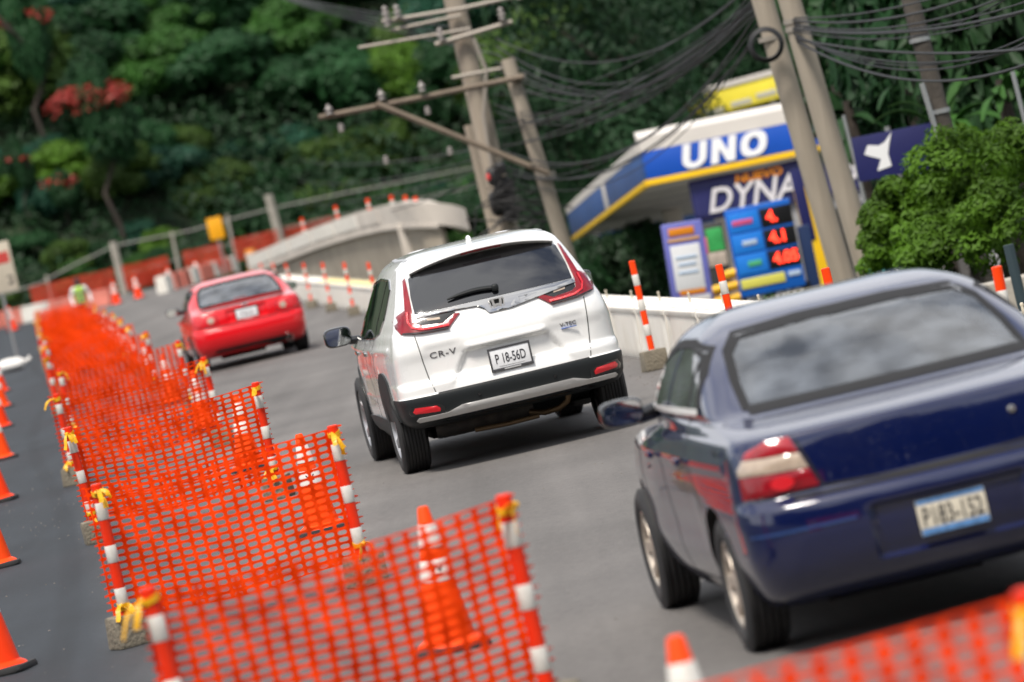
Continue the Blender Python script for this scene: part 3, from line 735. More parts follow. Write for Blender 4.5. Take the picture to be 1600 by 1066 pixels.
# ------------------------------------------------------------------ saloons
def make_sedan(kind):
    blue = kind == 'blue'
    if blue:
        PAINT = mat('blue_paint', (.0002, .0040, .044), .35, spec=.15, dirt=.10, dscale=2.2, dirtcol=(.06, .06, .065), coatior=1.75, coat=1.0, coatr=.04, var=.05, vscale=3, rvar=.05)
        root = thing('blue_sedan', 'dark blue old saloon car following the white SUV', 'car')
    else:
        PAINT = mat('red_paint', (.66, .004, .010), .3, spec=.2, coat=1.0, coatr=.03, var=.03, vscale=2)
        root = thing('red_sedan', 'bright red saloon car far ahead in the lane', 'car')
    rows = [
        (.20, .28, 3.95, .74, .18, .2, .04, .02), (.25, .13, 4.08, .775, .2, .22, .05, .02), (.33, .05, 4.16, .805, .22, .25, .06, .02), (.42, .012, 4.20, .825, .22, .26, .07, .02),
        (.50, .0, 4.21, .83, .22, .27, .07, .02), (.58, .006, 4.2, .838, .22, .27, .07, .022), (.615, .018, 4.19, .838, .21, .26, .07, .024), (.640, .055, 4.18, .838, .20, .25, .065, .026), (.66, .082, 4.17, .838, .18, .24, .06, .028),
        (.75, .088, 4.08, .833, .17, .24, .06, .03), (.84, .10, 3.75, .822, .17, .24, .06, .032), (.882, .110, 3.3, .808, .17, .24, .06, .034), (.896, .118, 3.12, .80, .18, .24, .06, .034), (.906, .155, 3.06, .793, .18, .24, .06, .034), (.926, .30, 3.02, .787, .18, .24, .06, .034),
        (.945, .48, 3.0, .780, .18, .24, .06, .03), (.955, .60, 2.97, .770, .17, .22, .05, .02), (.964, .65, 2.95, .758, .17, .22, .05, .015), (.98, .70, 2.93, .760, .17, .24, .06, .01),
        (1.08, .91, 2.80, .725, .18, .26, .07, .01), (1.19, 1.15, 2.63, .672, .18, .26, .07, .01), (1.275, 1.37, 2.47, .612, .17, .26, .07, .01), (1.32, 1.54, 2.35, .535, .17, .24, .06, .01),
        (1.347, 1.73, 2.22, .45, .16, .2, .05, .005), (1.36, 1.9, 2.13, .30, .12, .1, .03, .0)]
    def feat(V):
        x, y, z = np.abs(V[:, 0]), V[:, 1], V[:, 2]; V = V.copy(); rear = (y < .3)
        if blue:
            V[:, 1] += np.where(rear, .035 * sstep(.33, .30, x) * sstep(.325, .35, z) * sstep(.565, .54, z), 0)
        else:
            V[:, 1] += np.where(rear, .03 * sstep(.30, .27, x) * sstep(.68, .70, z) * sstep(.88, .85, z), 0)
        cre = .010 * np.exp(-((z - .80) / .03) ** 2) - .012 * np.exp(-((z - .55) / .14) ** 2) * sstep(1.0, 1.4, y) * sstep(3.5, 3.0, y)
        V[:, 0] += np.where((x > .5) & (y > .45), np.sign(V[:, 0]) * cre, 0)
        return V
    V, F = car_body(rows, feat, sub=6, nR=30, nS=84)
    sh = Shell(V, F)
    wr = .288
    wheels = [(s * .725, y, wr) for s in (-1, 1) for y in (.86, 3.30)]
    body = finish_body('body', V, F, PAINT, UNDER, wheels, .335, .835, root)
    P = lambda name, poly, axis, m, parent=root, **k: sh.patch(poly, axis, **k).build(name, m, parent, 40)
    gl = [(-.60, .985), (.60, .985), (.585, 1.10), (.548, 1.21), (.48, 1.268), (.2, 1.285), (-.2, 1.285), (-.48, 1.268), (-.548, 1.21), (-.585, 1.10)]
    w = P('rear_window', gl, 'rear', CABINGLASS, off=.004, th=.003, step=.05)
    sh.strip(gl + gl[:1], .036, 'rear', off=.008).build('window_seal', DARKGAP, w)
    ws = [(-.64, 1.0), (.64, 1.0), (.60, 1.12), (.50, 1.24), (-.50, 1.24), (-.60, 1.12)]
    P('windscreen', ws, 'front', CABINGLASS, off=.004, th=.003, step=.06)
    sh.strip(ws + ws[:1], .06, 'front', off=.008).build('windscreen_seal', DARKGAP, root)
    sgl = [(1.16, 1.005), (2.78, .99), (2.54, 1.12), (2.32, 1.205), (2.05, 1.252), (1.70, 1.258), (1.42, 1.225), (1.24, 1.13)]
    cut_windows(body, [('rear', gl), ('front', ws), ('side', sgl)])
    b = MB(); b.box((0, 1.05, .88), (1.30, .50, .10), .03); b.box((0, 1.85, .42), (1.36, 2.3, .06)); b.box((0, 2.90, .80), (1.36, .40, .28), .08); b.box((0, 1.0, .6), (1.34, .1, .55)); b.build('cabin_floor', CABIN, root)
    b = MB(); b.blob((0, 1.42, .86), (.62, .10, .26), .4, .4); b.box((0, 1.68, .62), (1.2, .5, .16), .06)
    for x_ in (-.36, .36): b.blob((x_, 1.36, 1.06), (.13, .05, .07), .6, .6)
    b.build('rear_bench', SEAT, root, 50)
    for x_ in (-.36, .36):
        b = MB(); b.blob((x_, 2.22, .84), (.24, .09, .30), .5, .5); b.blob((x_, 2.17, 1.14), (.12, .05, .085), .6, .6); b.box((x_, 2.45, .58), (.48, .5, .15), .06); b.build('front_seat', SEAT, root, 50)
    b = MB(); b.tube([(-.36 + math.cos(a) * .18, 2.66 + math.sin(a) * .06, .92 + math.sin(a) * .17) for a in np.linspace(0, 2 * math.pi, 21)], .014, 8, caps=False); b.build('steering_wheel', CABIN, root, 60)
    MB().box((0, 2.42, 1.20), (.22, .02, .06), .01).build('rear_view_mirror', CABIN, root)
    if not blue: P('brake_light', [(-.10, 1.0), (.10, 1.0), (.10, 1.018), (-.10, 1.018)], 'rear', REDLENS, w, off=.006, th=.004)
    for s in (-1, 1):
        mir = (lambda q: q) if s > 0 else mirror_x
        ax = 'right' if s > 0 else 'left'
        if blue:
            outl = [(.485, .675), (.560, .888), (.655, .886), (.735, .855), (.776, .79), (.782, .668)]
            tl = P('tail_light', mir(clip_poly(outl, .0, .728, .04)), 'rear', REDLENS, off=.013, th=.02, step=.035, bulge=.006)
            P('indicator_lens', mir(clip_poly(outl, .732, .796, .04)), 'rear', CLEARLENS, tl, off=.013, th=.02, step=.035, bulge=.006)
            P('upper_lens', mir(clip_poly(outl, .80, 1.2, .04)), 'rear', mat('red_lens_faded', (.32, .014, .022), .18, coat=.8, var=.2, vscale=20), tl, off=.013, th=.02, step=.035, bulge=.006)
            el = [(.628 + math.cos(a) * .048,   .712 + math.sin(a) * .028) for a in np.linspace(0, 2 * math.pi, 20, endpoint=False)]
            P('lamp_spot', mir(el), 'rear', REDBRIGHT, tl, off=.022, th=.006, step=.03)
            gap = [(.60, .925), (.545, .893), (.47, .668), (.2, .655), (0, .653)]
            sh.strip([(a * s, c) for a, c in gap], .011, 'rear', off=.002).build('trunk_gap', DARKGAP, root)
            sh.strip([(s * .82, .518), (s * .6, .52), (s * .38, .522)], .012, 'rear', off=.004).build('bumper_groove', mat('bumper_rub_strip', (.02, .05, .16), .3), root)
        else:
            outl = [(.44, .70), (.45, .82), (.56, .885), (.68, .90), (.765, .87), (.785, .79), (.77, .71), (.62, .675)]
            tl = P('tail_light', mir(outl), 'rear', REDBRIGHT, off=.013, th=.02, step=.035, bulge=.008)
            for (cx, rr) in ((.525, .048),):
                el = [(cx + math.cos(a) * rr, .775 + math.sin(a) * rr) for a in np.linspace(0, 2 * math.pi, 20, endpoint=False)]
                P('reverse_lens', mir(el), 'rear', CLEARLENS, tl, off=.024, th=.01, step=.03)
            gap = [(.62, .948), (.50, .91), (.43, .80), (.42, .69), (.40, .66), (0, .655)]
            sh.strip([(a * s, c) for a, c in gap], .008, 'rear').build('trunk_gap', DARKGAP, root)
        sg = sgl
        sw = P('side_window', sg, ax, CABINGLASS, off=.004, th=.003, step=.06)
        sh.strip(sg[1:] + sg[:1], .034, ax, off=.009).build('window_seal', DARKGAP, sw)
        sh.strip([(1.14, 1.0), (2.0, .99), (2.82, .98)], .024, ax, off=.010).build('window_trim', SILVER if blue else DARKGAP, sw)
        sh.strip([(2.02, .99), (1.96, 1.25)], .07, ax, off=.007).build('window_pillar', PAINT if blue else GLOSSBLACK, sw)
        sh.strip([(1.40, .995), (1.40, 1.215)], .03, ax, off=.007).build('window_pillar', DARKGAP, sw)
        for ln in ([(1.18, .62), (1.28, .80), (1.36, .98)], [(2.02, .27), (2.05, .6), (2.02, .98)], [(2.93, .27), (2.96, .6), (2.84, .96)], [(1.22, .27), (1.16, .45), (1.18, .62)], [(1.22, .275), (2.0, .27), (2.93, .27)]):
            sh.strip(ln, .008, ax).build('door_gap', DARKGAP, root)
        for y in (1.42, 2.22):
            p, n, d = sh.hit(ax, y, .80); MB().box(p - d * .02, (.024, .15, .032), .01).build('door_handle', PAINT, root)
        mirror_part(root, (s * .885, 2.60, .985), (.10, .06, .062), s, GLOSSBLACK, MIRROR, (s * .70, 2.62, .965))
    if blue:
        py = sh.hit('rear', 0, .45)[0].y
        pl = plate(root, py - .012, .455, 'P183-152', mat('plate_cream', (.60, .55, .44), .45, var=.12, vscale=25), R(-2), None, mat('plate_blue', (.09, .22, .45), .4, var=.3, vscale=30), xs=.62, size=.115)
        ly = sh.hit('rear', .34, .80)[0].y
        MB().lathe([(.016, 0), (.016, -.006), (.012, -.01), (.001, -.01)], 20, 'y', (.34, ly - .002, .79)).build('trunk_lock', CHROME, root)
        MB().lathe([(.016, 0), (.016, -.006), (.001, -.008)], 14, 'x', (-.805, .55, .86)).build('filler_dimple', DARKGAP, root)
    else:
        py = sh.hit('rear', 0, .77)[0].y
        plate(root, py - .012, .775, 'P 51-3', PLATEW, R(-3), STEEL)
        b = MB(); vs = []
        for x in np.linspace(-.60, .60, 17):
            e = (abs(x) / .6) ** 4; y0 = .15 + .06 * (x / .6) ** 2
            vs += [(x, y0 + .20, .952), (x, y0 + .05, .99 - .02 * e), (x, y0 - .01, .995 - .022 * e), (x, y0, .975 - .02 * e), (x, y0 + .06, .945)]
        fs = [(i * 5 + j, i * 5 + 5 + j, i * 5 + 5 + (j + 1) % 5, i * 5 + (j + 1) % 5) for i in range(16) for j in range(5)] + [(0, 1, 2, 3, 4), (80, 81, 82, 83, 84)]
        b.add(vs, fs).build('trunk_spoiler', PAINT, root, 40)
        MB().blob((0, sh.hit('rear', 0, .90)[0].y - .006, .895), (.05, .008, .03)).build('badge', CHROME, root)
        P('lower_valance', [(-.62, .225), (.62, .225), (.52, .315), (-.52, .315)], 'rear', BLACK, off=.006, th=.01)
        MB().lathe([(.05, .02), (.05, -.06), (.044, -.06), (.042, .02)], 20, 'y', (.52, .10, .255), caps=False).build('exhaust_tip', CHROME, root)
    sh.strip([(-.6, .641), (0, .641), (.6, .641)], .013, 'rear', off=.002).build('bumper_gap', DARKGAP, root)
    b = MB(); b.box((0, .86, .30), (1.2, .10, .08), .02); b.box((0, 2.0, .22), (1.0, 3.0, .06), .02); b.tube([(-.45, .75, .22), (.2, .7, .22)], .08, 12); b.tube([(.2, .7, .22), (.50, .35, .23), (.52, .14, .25)], .022, 8)
    b.build('rear_axle', UNDER, root)
    RIM = mat('worn_alloy', (.50, .44, .37), .45, metal=.6, dirt=.5, dscale=12) if blue else ALLOY
    for c in wheels:
        make_wheel(root, c, wr, .185, 1 if c[0] > 0 else -1, .185, 7, TYRE, RIM, STEEL, grooves=6)
    return root

ROAD_YAW = R(5.7)
suv = make_suv(); suv.location = (-.035, 34.27, 0); suv.rotation_euler = (0, 0, R(6.6))
blue_car = make_sedan('blue'); blue_car.location = (1.56, 17.75, 0); blue_car.rotation_euler = (0, 0, R(6.0))
red_car = make_sedan('red'); red_car.location = (-4.02, 71.6, 0); red_car.rotation_euler = (0, 0, R(7.5)); red_car.scale = (1.13, 1.06, 1.05)
# ------------------------------------------------------------------ road works: posts, nets, cones, barriers
ORD = ['first', 'second', 'third', 'fourth', 'fifth', 'sixth', 'seventh', 'eighth', 'ninth', 'tenth', 'eleventh', 'twelfth', 'thirteenth', 'fourteenth', 'fifteenth', 'sixteenth', 'seventeenth', 'eighteenth']
def ordw(i): return ORD[i] if i < len(ORD) else 'far'
ORANGE_NET = mat('orange_net', (.98, .078, .002), .55, spec=.12, trans=.38, objvar=.07, dirt=.22, dscale=2.5, dirtcol=(.62, .10, .03), var=.10, vscale=5)
RED_NET = mat('red_net', (.62, .055, .02), .45, trans=.25, var=.15, vscale=5)
POST_RED = mat('post_red', (.72, .026, .003), .45, spec=.25, var=.12, vscale=9, dirt=.25, dscale=7, dirtcol=(.22, .07, .04))
POST_ORANGE = mat('post_orange', (.90, .055, .002), .45, spec=.25, var=.06, vscale=9)
BAND = mat('reflective_band', (.62, .60, .55), .35, var=.06, vscale=30, dirt=.25, dscale=20, dirtcol=(.3, .27, .22))
CONCRETE = mat('concrete_block', (.20, .175, .13), .9, var=.22, vscale=7, bump=.7, bscale=40, dirt=.5, dscale=9, dirtcol=(.10, .085, .06))
TAPE = mat('yellow_tape', (.85, .46, .008), .4, trans=.2, var=.1, vscale=20)
CONE = mat('cone_orange', (.95, .068, .002), .5, spec=.2, var=.07, vscale=6, dirt=.25, dscale=6, dirtcol=(.35, .06, .02))
CONE_RED = mat('cone_red_orange', (.90, .045, .002), .5, spec=.2, var=.07, vscale=6)
RUBBER = mat('black_rubber', (.02, .02, .02), .8)

def net_mesh(name, width, height, seed, cw=.077, ch=.042, amp=.05, sag=.03, m=None, hw=.375, hh=.315, lean=0.0):
    """orange barrier net: a sheet of cells, each with a rounded slot, and torn prongs at both ends"""
    r = random.Random(seed); nx = max(4, int(width / cw)); ny = int(height / ch); cw = width / nx; ch = height / ny
    outer = [(-.5, -.5), (-.17, -.5), (.17, -.5), (.5, -.5), (.5, -.17), (.5, .17), (.5, .5), (.17, .5), (-.17, .5), (-.5, .5), (-.5, .17), (-.5, -.17)]
    sg = lambda v, p: math.copysign(abs(v) ** p, v)
    inner = []
    for (u, v) in outer:
        a = math.atan2(v * 1.0, u); inner.append((hw * sg(math.cos(a), .75), hh * sg(math.sin(a), .75)))
    outer, inner = np.array(outer), np.array(inner)
    ij = np.array([(i, j) for j in range(ny) for i in range(nx)], float)
    cen = (ij + .5) * (cw, ch); sc = np.array((cw, ch))
    O = cen[:, None, :] + outer[None] * sc; I = cen[:, None, :] + inner[None] * sc
    N = len(ij); P2 = np.concatenate([O, I], axis=1).reshape(-1, 2)          # 24 per cell
    base = (np.arange(N) * 24)[:, None]
    k = np.arange(12); q = np.stack([k, (k + 1) % 12, 12 + (k + 1) % 12, 12 + k], 1)
    front = (base[:, :, None] + q[None]).reshape(-1, 4)
    # prongs
    pr_v = []; pr_f = []; o0 = len(P2)
    for j in range(ny + 1):
        for sd in (0, 1):
            l = r.uniform(.012, .034); z = j * ch; x0 = width if sd else 0; x1 = x0 + (l if sd else -l); b0 = o0 + len(pr_v)
            pr_v += [(x0, z - .007), (x1, z - .0025 + r.uniform(-.004, .004)), (x1, z + .0025), (x0, z + .007)]; pr_f.append((b0, b0 + 1, b0 + 2, b0 + 3) if sd else (b0 + 3, b0 + 2, b0 + 1, b0))
    P2 = np.concatenate([P2, np.array(pr_v)]); front = np.concatenate([front, np.array(pr_f)])
    n = len(P2); x, z = P2[:, 0], P2[:, 1]; t = x / width; h = z / height
    p1, p2, p3 = r.uniform(0, 6), r.uniform(0, 6), r.uniform(0, 6)
    y = amp * (np.sin(2.2 * x / width * 3.1 + p1) * .6 + .4 * np.sin(7 * t + 3 * h + p2)) * np.sin(np.pi * np.clip(t, 0, 1)) + amp * 1.2 * (1 - h) ** 2 * np.sin(5 * t + p3) + lean * (1 - h)
    dz = -sag * 4 * t * (1 - t) * (.4 + .6 * h) + .012 * np.sin(9 * t + p2) * (1 - h)
    y = y + .004 * np.sin(60 * x + 40 * z); th = .0012
    y = y + .010 * np.sin(23 * t + 5 * h + p1) * np.sin(11 * h + p3); A = np.stack([x, y - th, z + dz], 1); B = np.stack([x, y + th, z + dz], 1)
    V = np.concatenate([A, B]); F = [tuple(f) for f in front] + [tuple(f[::-1] + n) for f in front]
    rim = np.stack([12 + k, 12 + (k + 1) % 12, 12 + (k + 1) % 12 + n, 12 + k + n], 1); rim = (base[:, :, None] + rim[None]).reshape(-1, 4)
    F += [tuple(f) for f in rim]
    me = bpy.data.meshes.new(name); me.from_pydata([tuple(v) for v in V], [], F); me.materials.append(m or ORANGE_NET); me.update()
    return me

def tape_tie(r, z0, rad, long=1.0):
    b = MB(); n = 12
    for k in range(2):
        zz = z0 + r.uniform(-.01, .01); ring = [(math.cos(2 * math.pi * i / n) * (rad + .004), math.sin(2 * math.pi * i / n) * (rad + .004), zz + .012 * math.sin(2 * math.pi * i / n + k)) for i in range(n + 1)]
        b.ribbon(ring, .018 + .006 * r.random(), (0, 0, 1), th=.002)
    a0 = r.uniform(-2.6, -.6)
    b.blob((math.cos(a0) * (rad + .008), math.sin(a0) * (rad + .008), z0), (.017, .013, .014), 1, 1, 10, 8)
    for t in range(r.choice((2, 2, 3))):
        a = a0 + r.uniform(-.5, .5); p = Vector((math.cos(a0) * (rad + .01), math.sin(a0) * (rad + .01), z0)); pts = [p.copy()]
        d = Vector((math.cos(a) * r.uniform(.5, 1) * r.choice((-1, 1)), -.5, r.uniform(-.1, .7))); L = r.uniform(.09, .17) * long; ws = [.008]
        for i in range(8):
            d = (d + Vector((r.uniform(-.25, .25), r.uniform(-.2, .2), -.30))).normalized(); p = p + d * L / 8; pts.append(p.copy()); ws.append(.012 + .016 * min(1, i / 3) + r.uniform(-.003, .004))
        b.ribbon(pts, ws, (math.sin(a) * .6, -math.cos(a), .5), th=.001)
    return b

def make_post(name, label, group, loc, rz, total=.95, block=(.215, .20, .185), rad=.032, tube_m=None, bands=((.11, .21), (.36, .46), (.61, .71)), tie=None, seed=0, tilt=(0, 0)):
    r = random.Random(seed); t = thing(name, label, 'post', loc, rz, group)
    t.rotation_euler = (tilt[0], tilt[1], rz)
    z0 = block[2]
    MB().lathe([(rad, z0 - .03), (rad, total - .006), (rad - .006, total), (.001, total)], 20).build('tube', tube_m or POST_RED, t, 40)
    for a, c in bands:
        c = min(c, total - z0)
        MB().lathe([(rad + .001, total - c), (rad + .0022, total - c + .002), (rad + .0022, total - a - .002), (rad + .001, total - a)], 20, caps=False).build('reflective_band', BAND, t, 40)
    b = MB(); b.box((0, 0, z0 / 2), (block[0], block[1], z0), .018)
    for i, v in enumerate(b.v):
        v = Vector(v); q = noise.noise_vector(v * 9 + Vector((seed, 0, 0))) * .008; tp = 1 - .06 * (v.z / z0); b.v[i] = (v.x * tp + q.x, v.y * tp + q.y, max(0, v.z + q.z * .6))
    b.build('concrete_base', CONCRETE, t, 50)
    for (zz, lg) in (tie or ()): tape_tie(r, zz, rad, lg).build('tape_tie', TAPE, t, None)
    return t

# transverse net panels strung between pairs of posts, about ten metres apart, following the lane
rowsY = [(.55, 10.3, 1.03, 10.5), (-1.52, 16.85, -.17, 17.40), (-2.50, 25.50, -1.13, 25.95), (-3.55, 35.5, -2.09, 35.8), (-4.65, 45.6, -3.16, 46.6), (-5.62, 56.2, -4.15, 56.9)]
rowsY[0] = (-.40, 10.25, 1.03, 10.5)
y = 67.4
while y < 158:
    rowsY.append((.02 - .102 * y - .0 + random.uniform(-.06, .06), y, 1.47 - .101 * y + random.uniform(-.06, .06), y + .5)); y += 10.4
for i, (xl, yl, xr, yr) in enumerate(rowsY):
    a, b_ = Vector((xl, yl, 0)), Vector((xr, yr, 0)); d = b_ - a; L = d.length; ang = math.atan2(d.y, d.x)
    nm = ordw(i)
    me = net_mesh('barrier_net', L + .10, .80, 20 + i, amp=.035 + .02 * (i % 3 == 1), sag=.02 + .015 * (i % 2), lean=.02 * (i % 2))
    o = link('barrier_net', me); dn = d.normalized(); nrm = Vector((-dn.y, dn.x, 0))
    o.location = a - dn * .05 + nrm * .055 + Vector((0, 0, .135)); o.rotation_euler = (0, 0, ang)
    tag(o, f'orange slotted plastic net across the closed lane, {nm} panel from the front', 'net', 'orange nets across the closed lane')
    ties = [((.90, 1.0),), ((.90, 1.0), (.24, .9))]
    for sd, p in ((0, a), (1, b_)):
        side = 'left' if sd == 0 else 'right'
        r = random.Random(100 + i * 2 + sd)
        make_post('barrier_post', f'red and white banded post at the {side} end of the {nm} net from the front', 'banded posts holding the orange nets', p, r.uniform(-.5, .5),
                  tie=ties[1] if (i % 3 != 1 or sd == 0) else ties[0], seed=300 + i * 2 + sd, tilt=(R(r.uniform(-1, 1)), R(r.uniform(-2.4, 1.0))))

# banded posts beside the open lane
RB = tuple((.135 + k * .24, .24 + k * .24) for k in range(4))
rp = [(2.65, 24.5), (2.15, 29.75), (1.73, 35.3), (1.26, 42.0)]
yy = 49.5
while yy < 130: rp.append((5.62 - .1 * yy + .02 * max(0, yy - 60) * .35, yy)); yy += 7.4
names = ['on the verge behind the blue saloon', 'behind the blue saloon roof, before two grey poles', 'above the blue saloon roof near the price sign', 'between the white SUV and the blue saloon, whole in view']
for i, (x, y) in enumerate(rp):
    lb = f'orange and white banded post {names[i]}' if i < 4 else f'orange and white banded post beside white barriers, {ordw(i - 4)} beyond the white SUV'
    make_post('lane_post', lb, 'banded posts along the white barriers', (x, y, 0), random.uniform(-.3, .3), 1.05, (.24, .22, .19), .03, POST_ORANGE, RB, None, 500 + i, (R(random.uniform(-1, 1)), R(random.uniform(-1.5, 1.5))))

# traffic cones
def make_cone():
    t = link('traffic_cone', None)
    H0, H1, r0, r1 = .035, .70, .125, .028
    rr = lambda z: r0 + (r1 - r0) * ((z - H0) / (H1 - H0))
    b = MB(); b.lathe([(.165, H0), (.155, H0 + .012), (r0, H0 + .03), (rr(.4), .4), (r1, H1 - .01), (r1 - .006, H1), (r1 - .012, H1 - .004), (.012, H1 - .05)], 32, caps=False); b.build('cone_body', CONE, t, 45)
    for a, c in ((.34, .445), (.50, .62)):
        MB().lathe([(rr(a) + .001, a), (rr(a) + .003, a + .002), (rr(c) + .003, c - .002), (rr(c) + .001, c)], 32, caps=False).build('reflective_collar', BAND, t, 40)
    b = MB(); sq = []
    for k in range(32):
        a = 2 * math.pi * k / 32; f = lambda v: math.copysign(abs(v) ** .35, v); sq.append((f(math.cos(a)), f(math.sin(a))))
    vs = []; fs = []
    for (s_, z) in ((.185, 0), (.188, .012), (.180, .034), (.13, .038)):
        vs += [(u * s_, v * s_, z) for u, v in sq]
    for j in range(3):
        for k in range(32): fs.append((j * 32 + k, j * 32 + (k + 1) % 32, j * 32 + 32 + (k + 1) % 32, j * 32 + 32 + k))
    fs.append(tuple(range(32))[::-1]); b.add(vs, fs); b.build('cone_base', RUBBER, t, 40)
    return t
def add_mark(t):
    b = MB(); z = .395; r_ = .125 + (.028 - .125) * ((z - .035) / .665) + .0045
    for (u0, v0, u1, v1) in ((-.03, .018, -.014, -.004), (-.014, -.004, -.004, .018), (.004, .018, .012, -.004), (.012, -.004, .028, .018), (-.022, -.014, .024, -.018)):
        pts = []
        for k in range(5):
            u = u0 + (u1 - u0) * k / 4; v = v0 + (v1 - v0) * k / 4; a = u / r_ - math.pi / 2; rv = r_ - v * .146; pts.append((math.cos(a) * rv, math.sin(a) * rv, z + v))
        b.ribbon(pts, .007, (0, 0, 1), th=.001)
    b.build('collar_mark', INK, t, None)
proto_cone = make_cone(); first = [True]
def place_cone(x, y, label, group, s=1.0, mark=False, red=False, rz=None):
    if first[0]: t = proto_cone; first[0] = False
    else: t = copy_tree(proto_clean)
    t.location = (x, y, 0); t.scale = (s, s, s); t.rotation_euler = (R(random.uniform(-1.5, 1.5)), R(random.uniform(-1.5, 1.5)), rz if rz is not None else random.uniform(-.4, .4)); tag(t, label, 'cone', group)
    if red:
        for ch in t.children:
            if ch.name.startswith('cone_body'):
                ch.material_slots[0].link = 'OBJECT'; ch.material_slots[0].material = CONE_RED
    if mark: add_mark(t)
    return t
proto_clean = proto_cone
lane_cones = [(.275, 13.45), (-.61, 21.3), (-1.57, 31.0), (-2.6, 41.0), (-3.65, 51.4)] + [(1.5 - .101 * q, q) for q in (62, 72.5, 83, 93, 103.5, 114, 124)]
for i, (x, y) in enumerate(lane_cones):
    place_cone(x, y, f'orange cone with two white collars behind the {ordw(i)} orange net from the front', 'cones standing between the nets', 1.0 if i else 1.0)
edge = [(-3.27, 25.66), (-4.33, 35.22), (-5.44, 45.62), (-6.55, 56.2), (-7.86, 68.3), (-9.0, 79.0), (-10.2, 90)]
for i, (x, y) in enumerate(edge):
    place_cone(x - .02, y, f'orange cone at the left edge of the closed lane, {ordw(i)} from the front', 'cones along the left edge', 1.02, red=i % 2 == 0)
for i, (px, py, D) in enumerate([(182, 470, 200), (217, 463, 203), (268, 447, 206), (310, 432, 214), (22, 522, 190)]):
    p = at(px, py, D); place_cone(p.x, p.y, f'orange cone by the far barrier at the bend, {ordw(i)} from the worker' if i < 4 else 'orange cone by the white barrier at the far left', 'cones at the far bend', 1.5, red=True)
for k, (x, y) in enumerate(lane_cones[1:3]):
    for o in list(scene.objects):
        if o.name.startswith('traffic_cone') and abs(o.location.x - x) < .01 and abs(o.location.y - y) < .01: add_mark(o); o.rotation_euler.z = .1

# white plastic barrier blocks along the open lane
WHITEP = mat('white_plastic', (.78, .75, .68), .5, var=.06, vscale=2, dirt=.45, dscale=2.6, dirtcol=(.42, .37, .27), objvar=.06)
YELLOWP = mat('yellowed_plastic', (.72, .58, .22), .55, var=.15, vscale=4, dirt=.4, dscale=4, dirtcol=(.6, .57, .5))
CREAM = mat('cream_pin', (.50, .45, .35), .55)
def make_barrier(yellow=False):
    t = link('plastic_barrier', None); L, D, Hh = 1.98, .46, .52; b = MB()
    prof = []; n = 34
    for i in range(n + 1):
        u = -L / 2 + L * i / n; f = abs(abs(u) - L / 2 + .16); g = .020 if f < .045 and 0 < i < n else 0.0; prof.append((u, g))
    vs = []; fs = []
    lev = [(0, 1.0, 0), (.03, 1.04, 0), (.10, 1.04, 1), (Hh - .07, .94, 1), (Hh - .05, .99, 0), (Hh - .012, .99, 0), (Hh, .95, 0)]
    for (z, s_, gr) in lev:
        vs += [(u, -D / 2 * s_ + g * gr, z) for u, g in prof] + [(u, D / 2 * s_ - g * gr, z) for u, g in reversed(prof)]
    m = 2 * (n + 1)
    for j in range(len(lev) - 1):
        for k in range(m): fs.append((j * m + k, j * m + (k + 1) % m, (j + 1) * m + (k + 1) % m, (j + 1) * m + k))
    fs.append(tuple(range(m))[::-1]); fs.append(tuple((len(lev) - 1) * m + k for k in range(m)))
    b.add(vs, fs); b.build('block', WHITEP, t, 30)
    MB().box((-L / 4, 0, Hh + .006), (L / 2 - .12, D * .72, .012), .005).box((L / 4, 0, Hh + .006), (L / 2 - .12, D * .72, .012), .005).build('lid_panel', YELLOWP if yellow else WHITEP, t, 40)
    for x in (-.93,):
        MB().lathe([(.011, Hh), (.009, Hh + .08), (.013, Hh + .084), (.012, Hh + .096), (.005, Hh + .102)], 10, c=(x, -.06, 0)).build('pin', CREAM, t, 40)
    return t
bar0 = make_barrier(); bar0y = make_barrier(True); used = {False: False, True: False}
def place_barrier(p, rz, label, group, yellow=False, m=None):
    src = bar0y if yellow else bar0
    t = src if not used[yellow] else copy_tree(src); used[yellow] = True
    t.location = p; t.rotation_euler = (0, 0, rz); tag(t, label, 'barrier', group)
    if m:
        for ch in t.children: ch.material_slots[0].link = 'OBJECT'; ch.material_slots[0].material = m
    return t
yb_ = 27.0; k = 0
while yb_ < 128:
    xo = 5.93 + .012 * max(0, yb_ - 60)
    place_barrier((xo - .1 * yb_, yb_, 0), R(90 + 5.7), 'white plastic barrier block in the row along the open lane' if not 74 < yb_ < 104 else 'white barrier block with a dirty yellow top along the open lane', 'white barrier row beside the open lane', 74 < yb_ < 104); yb_ += 2.06; k += 1
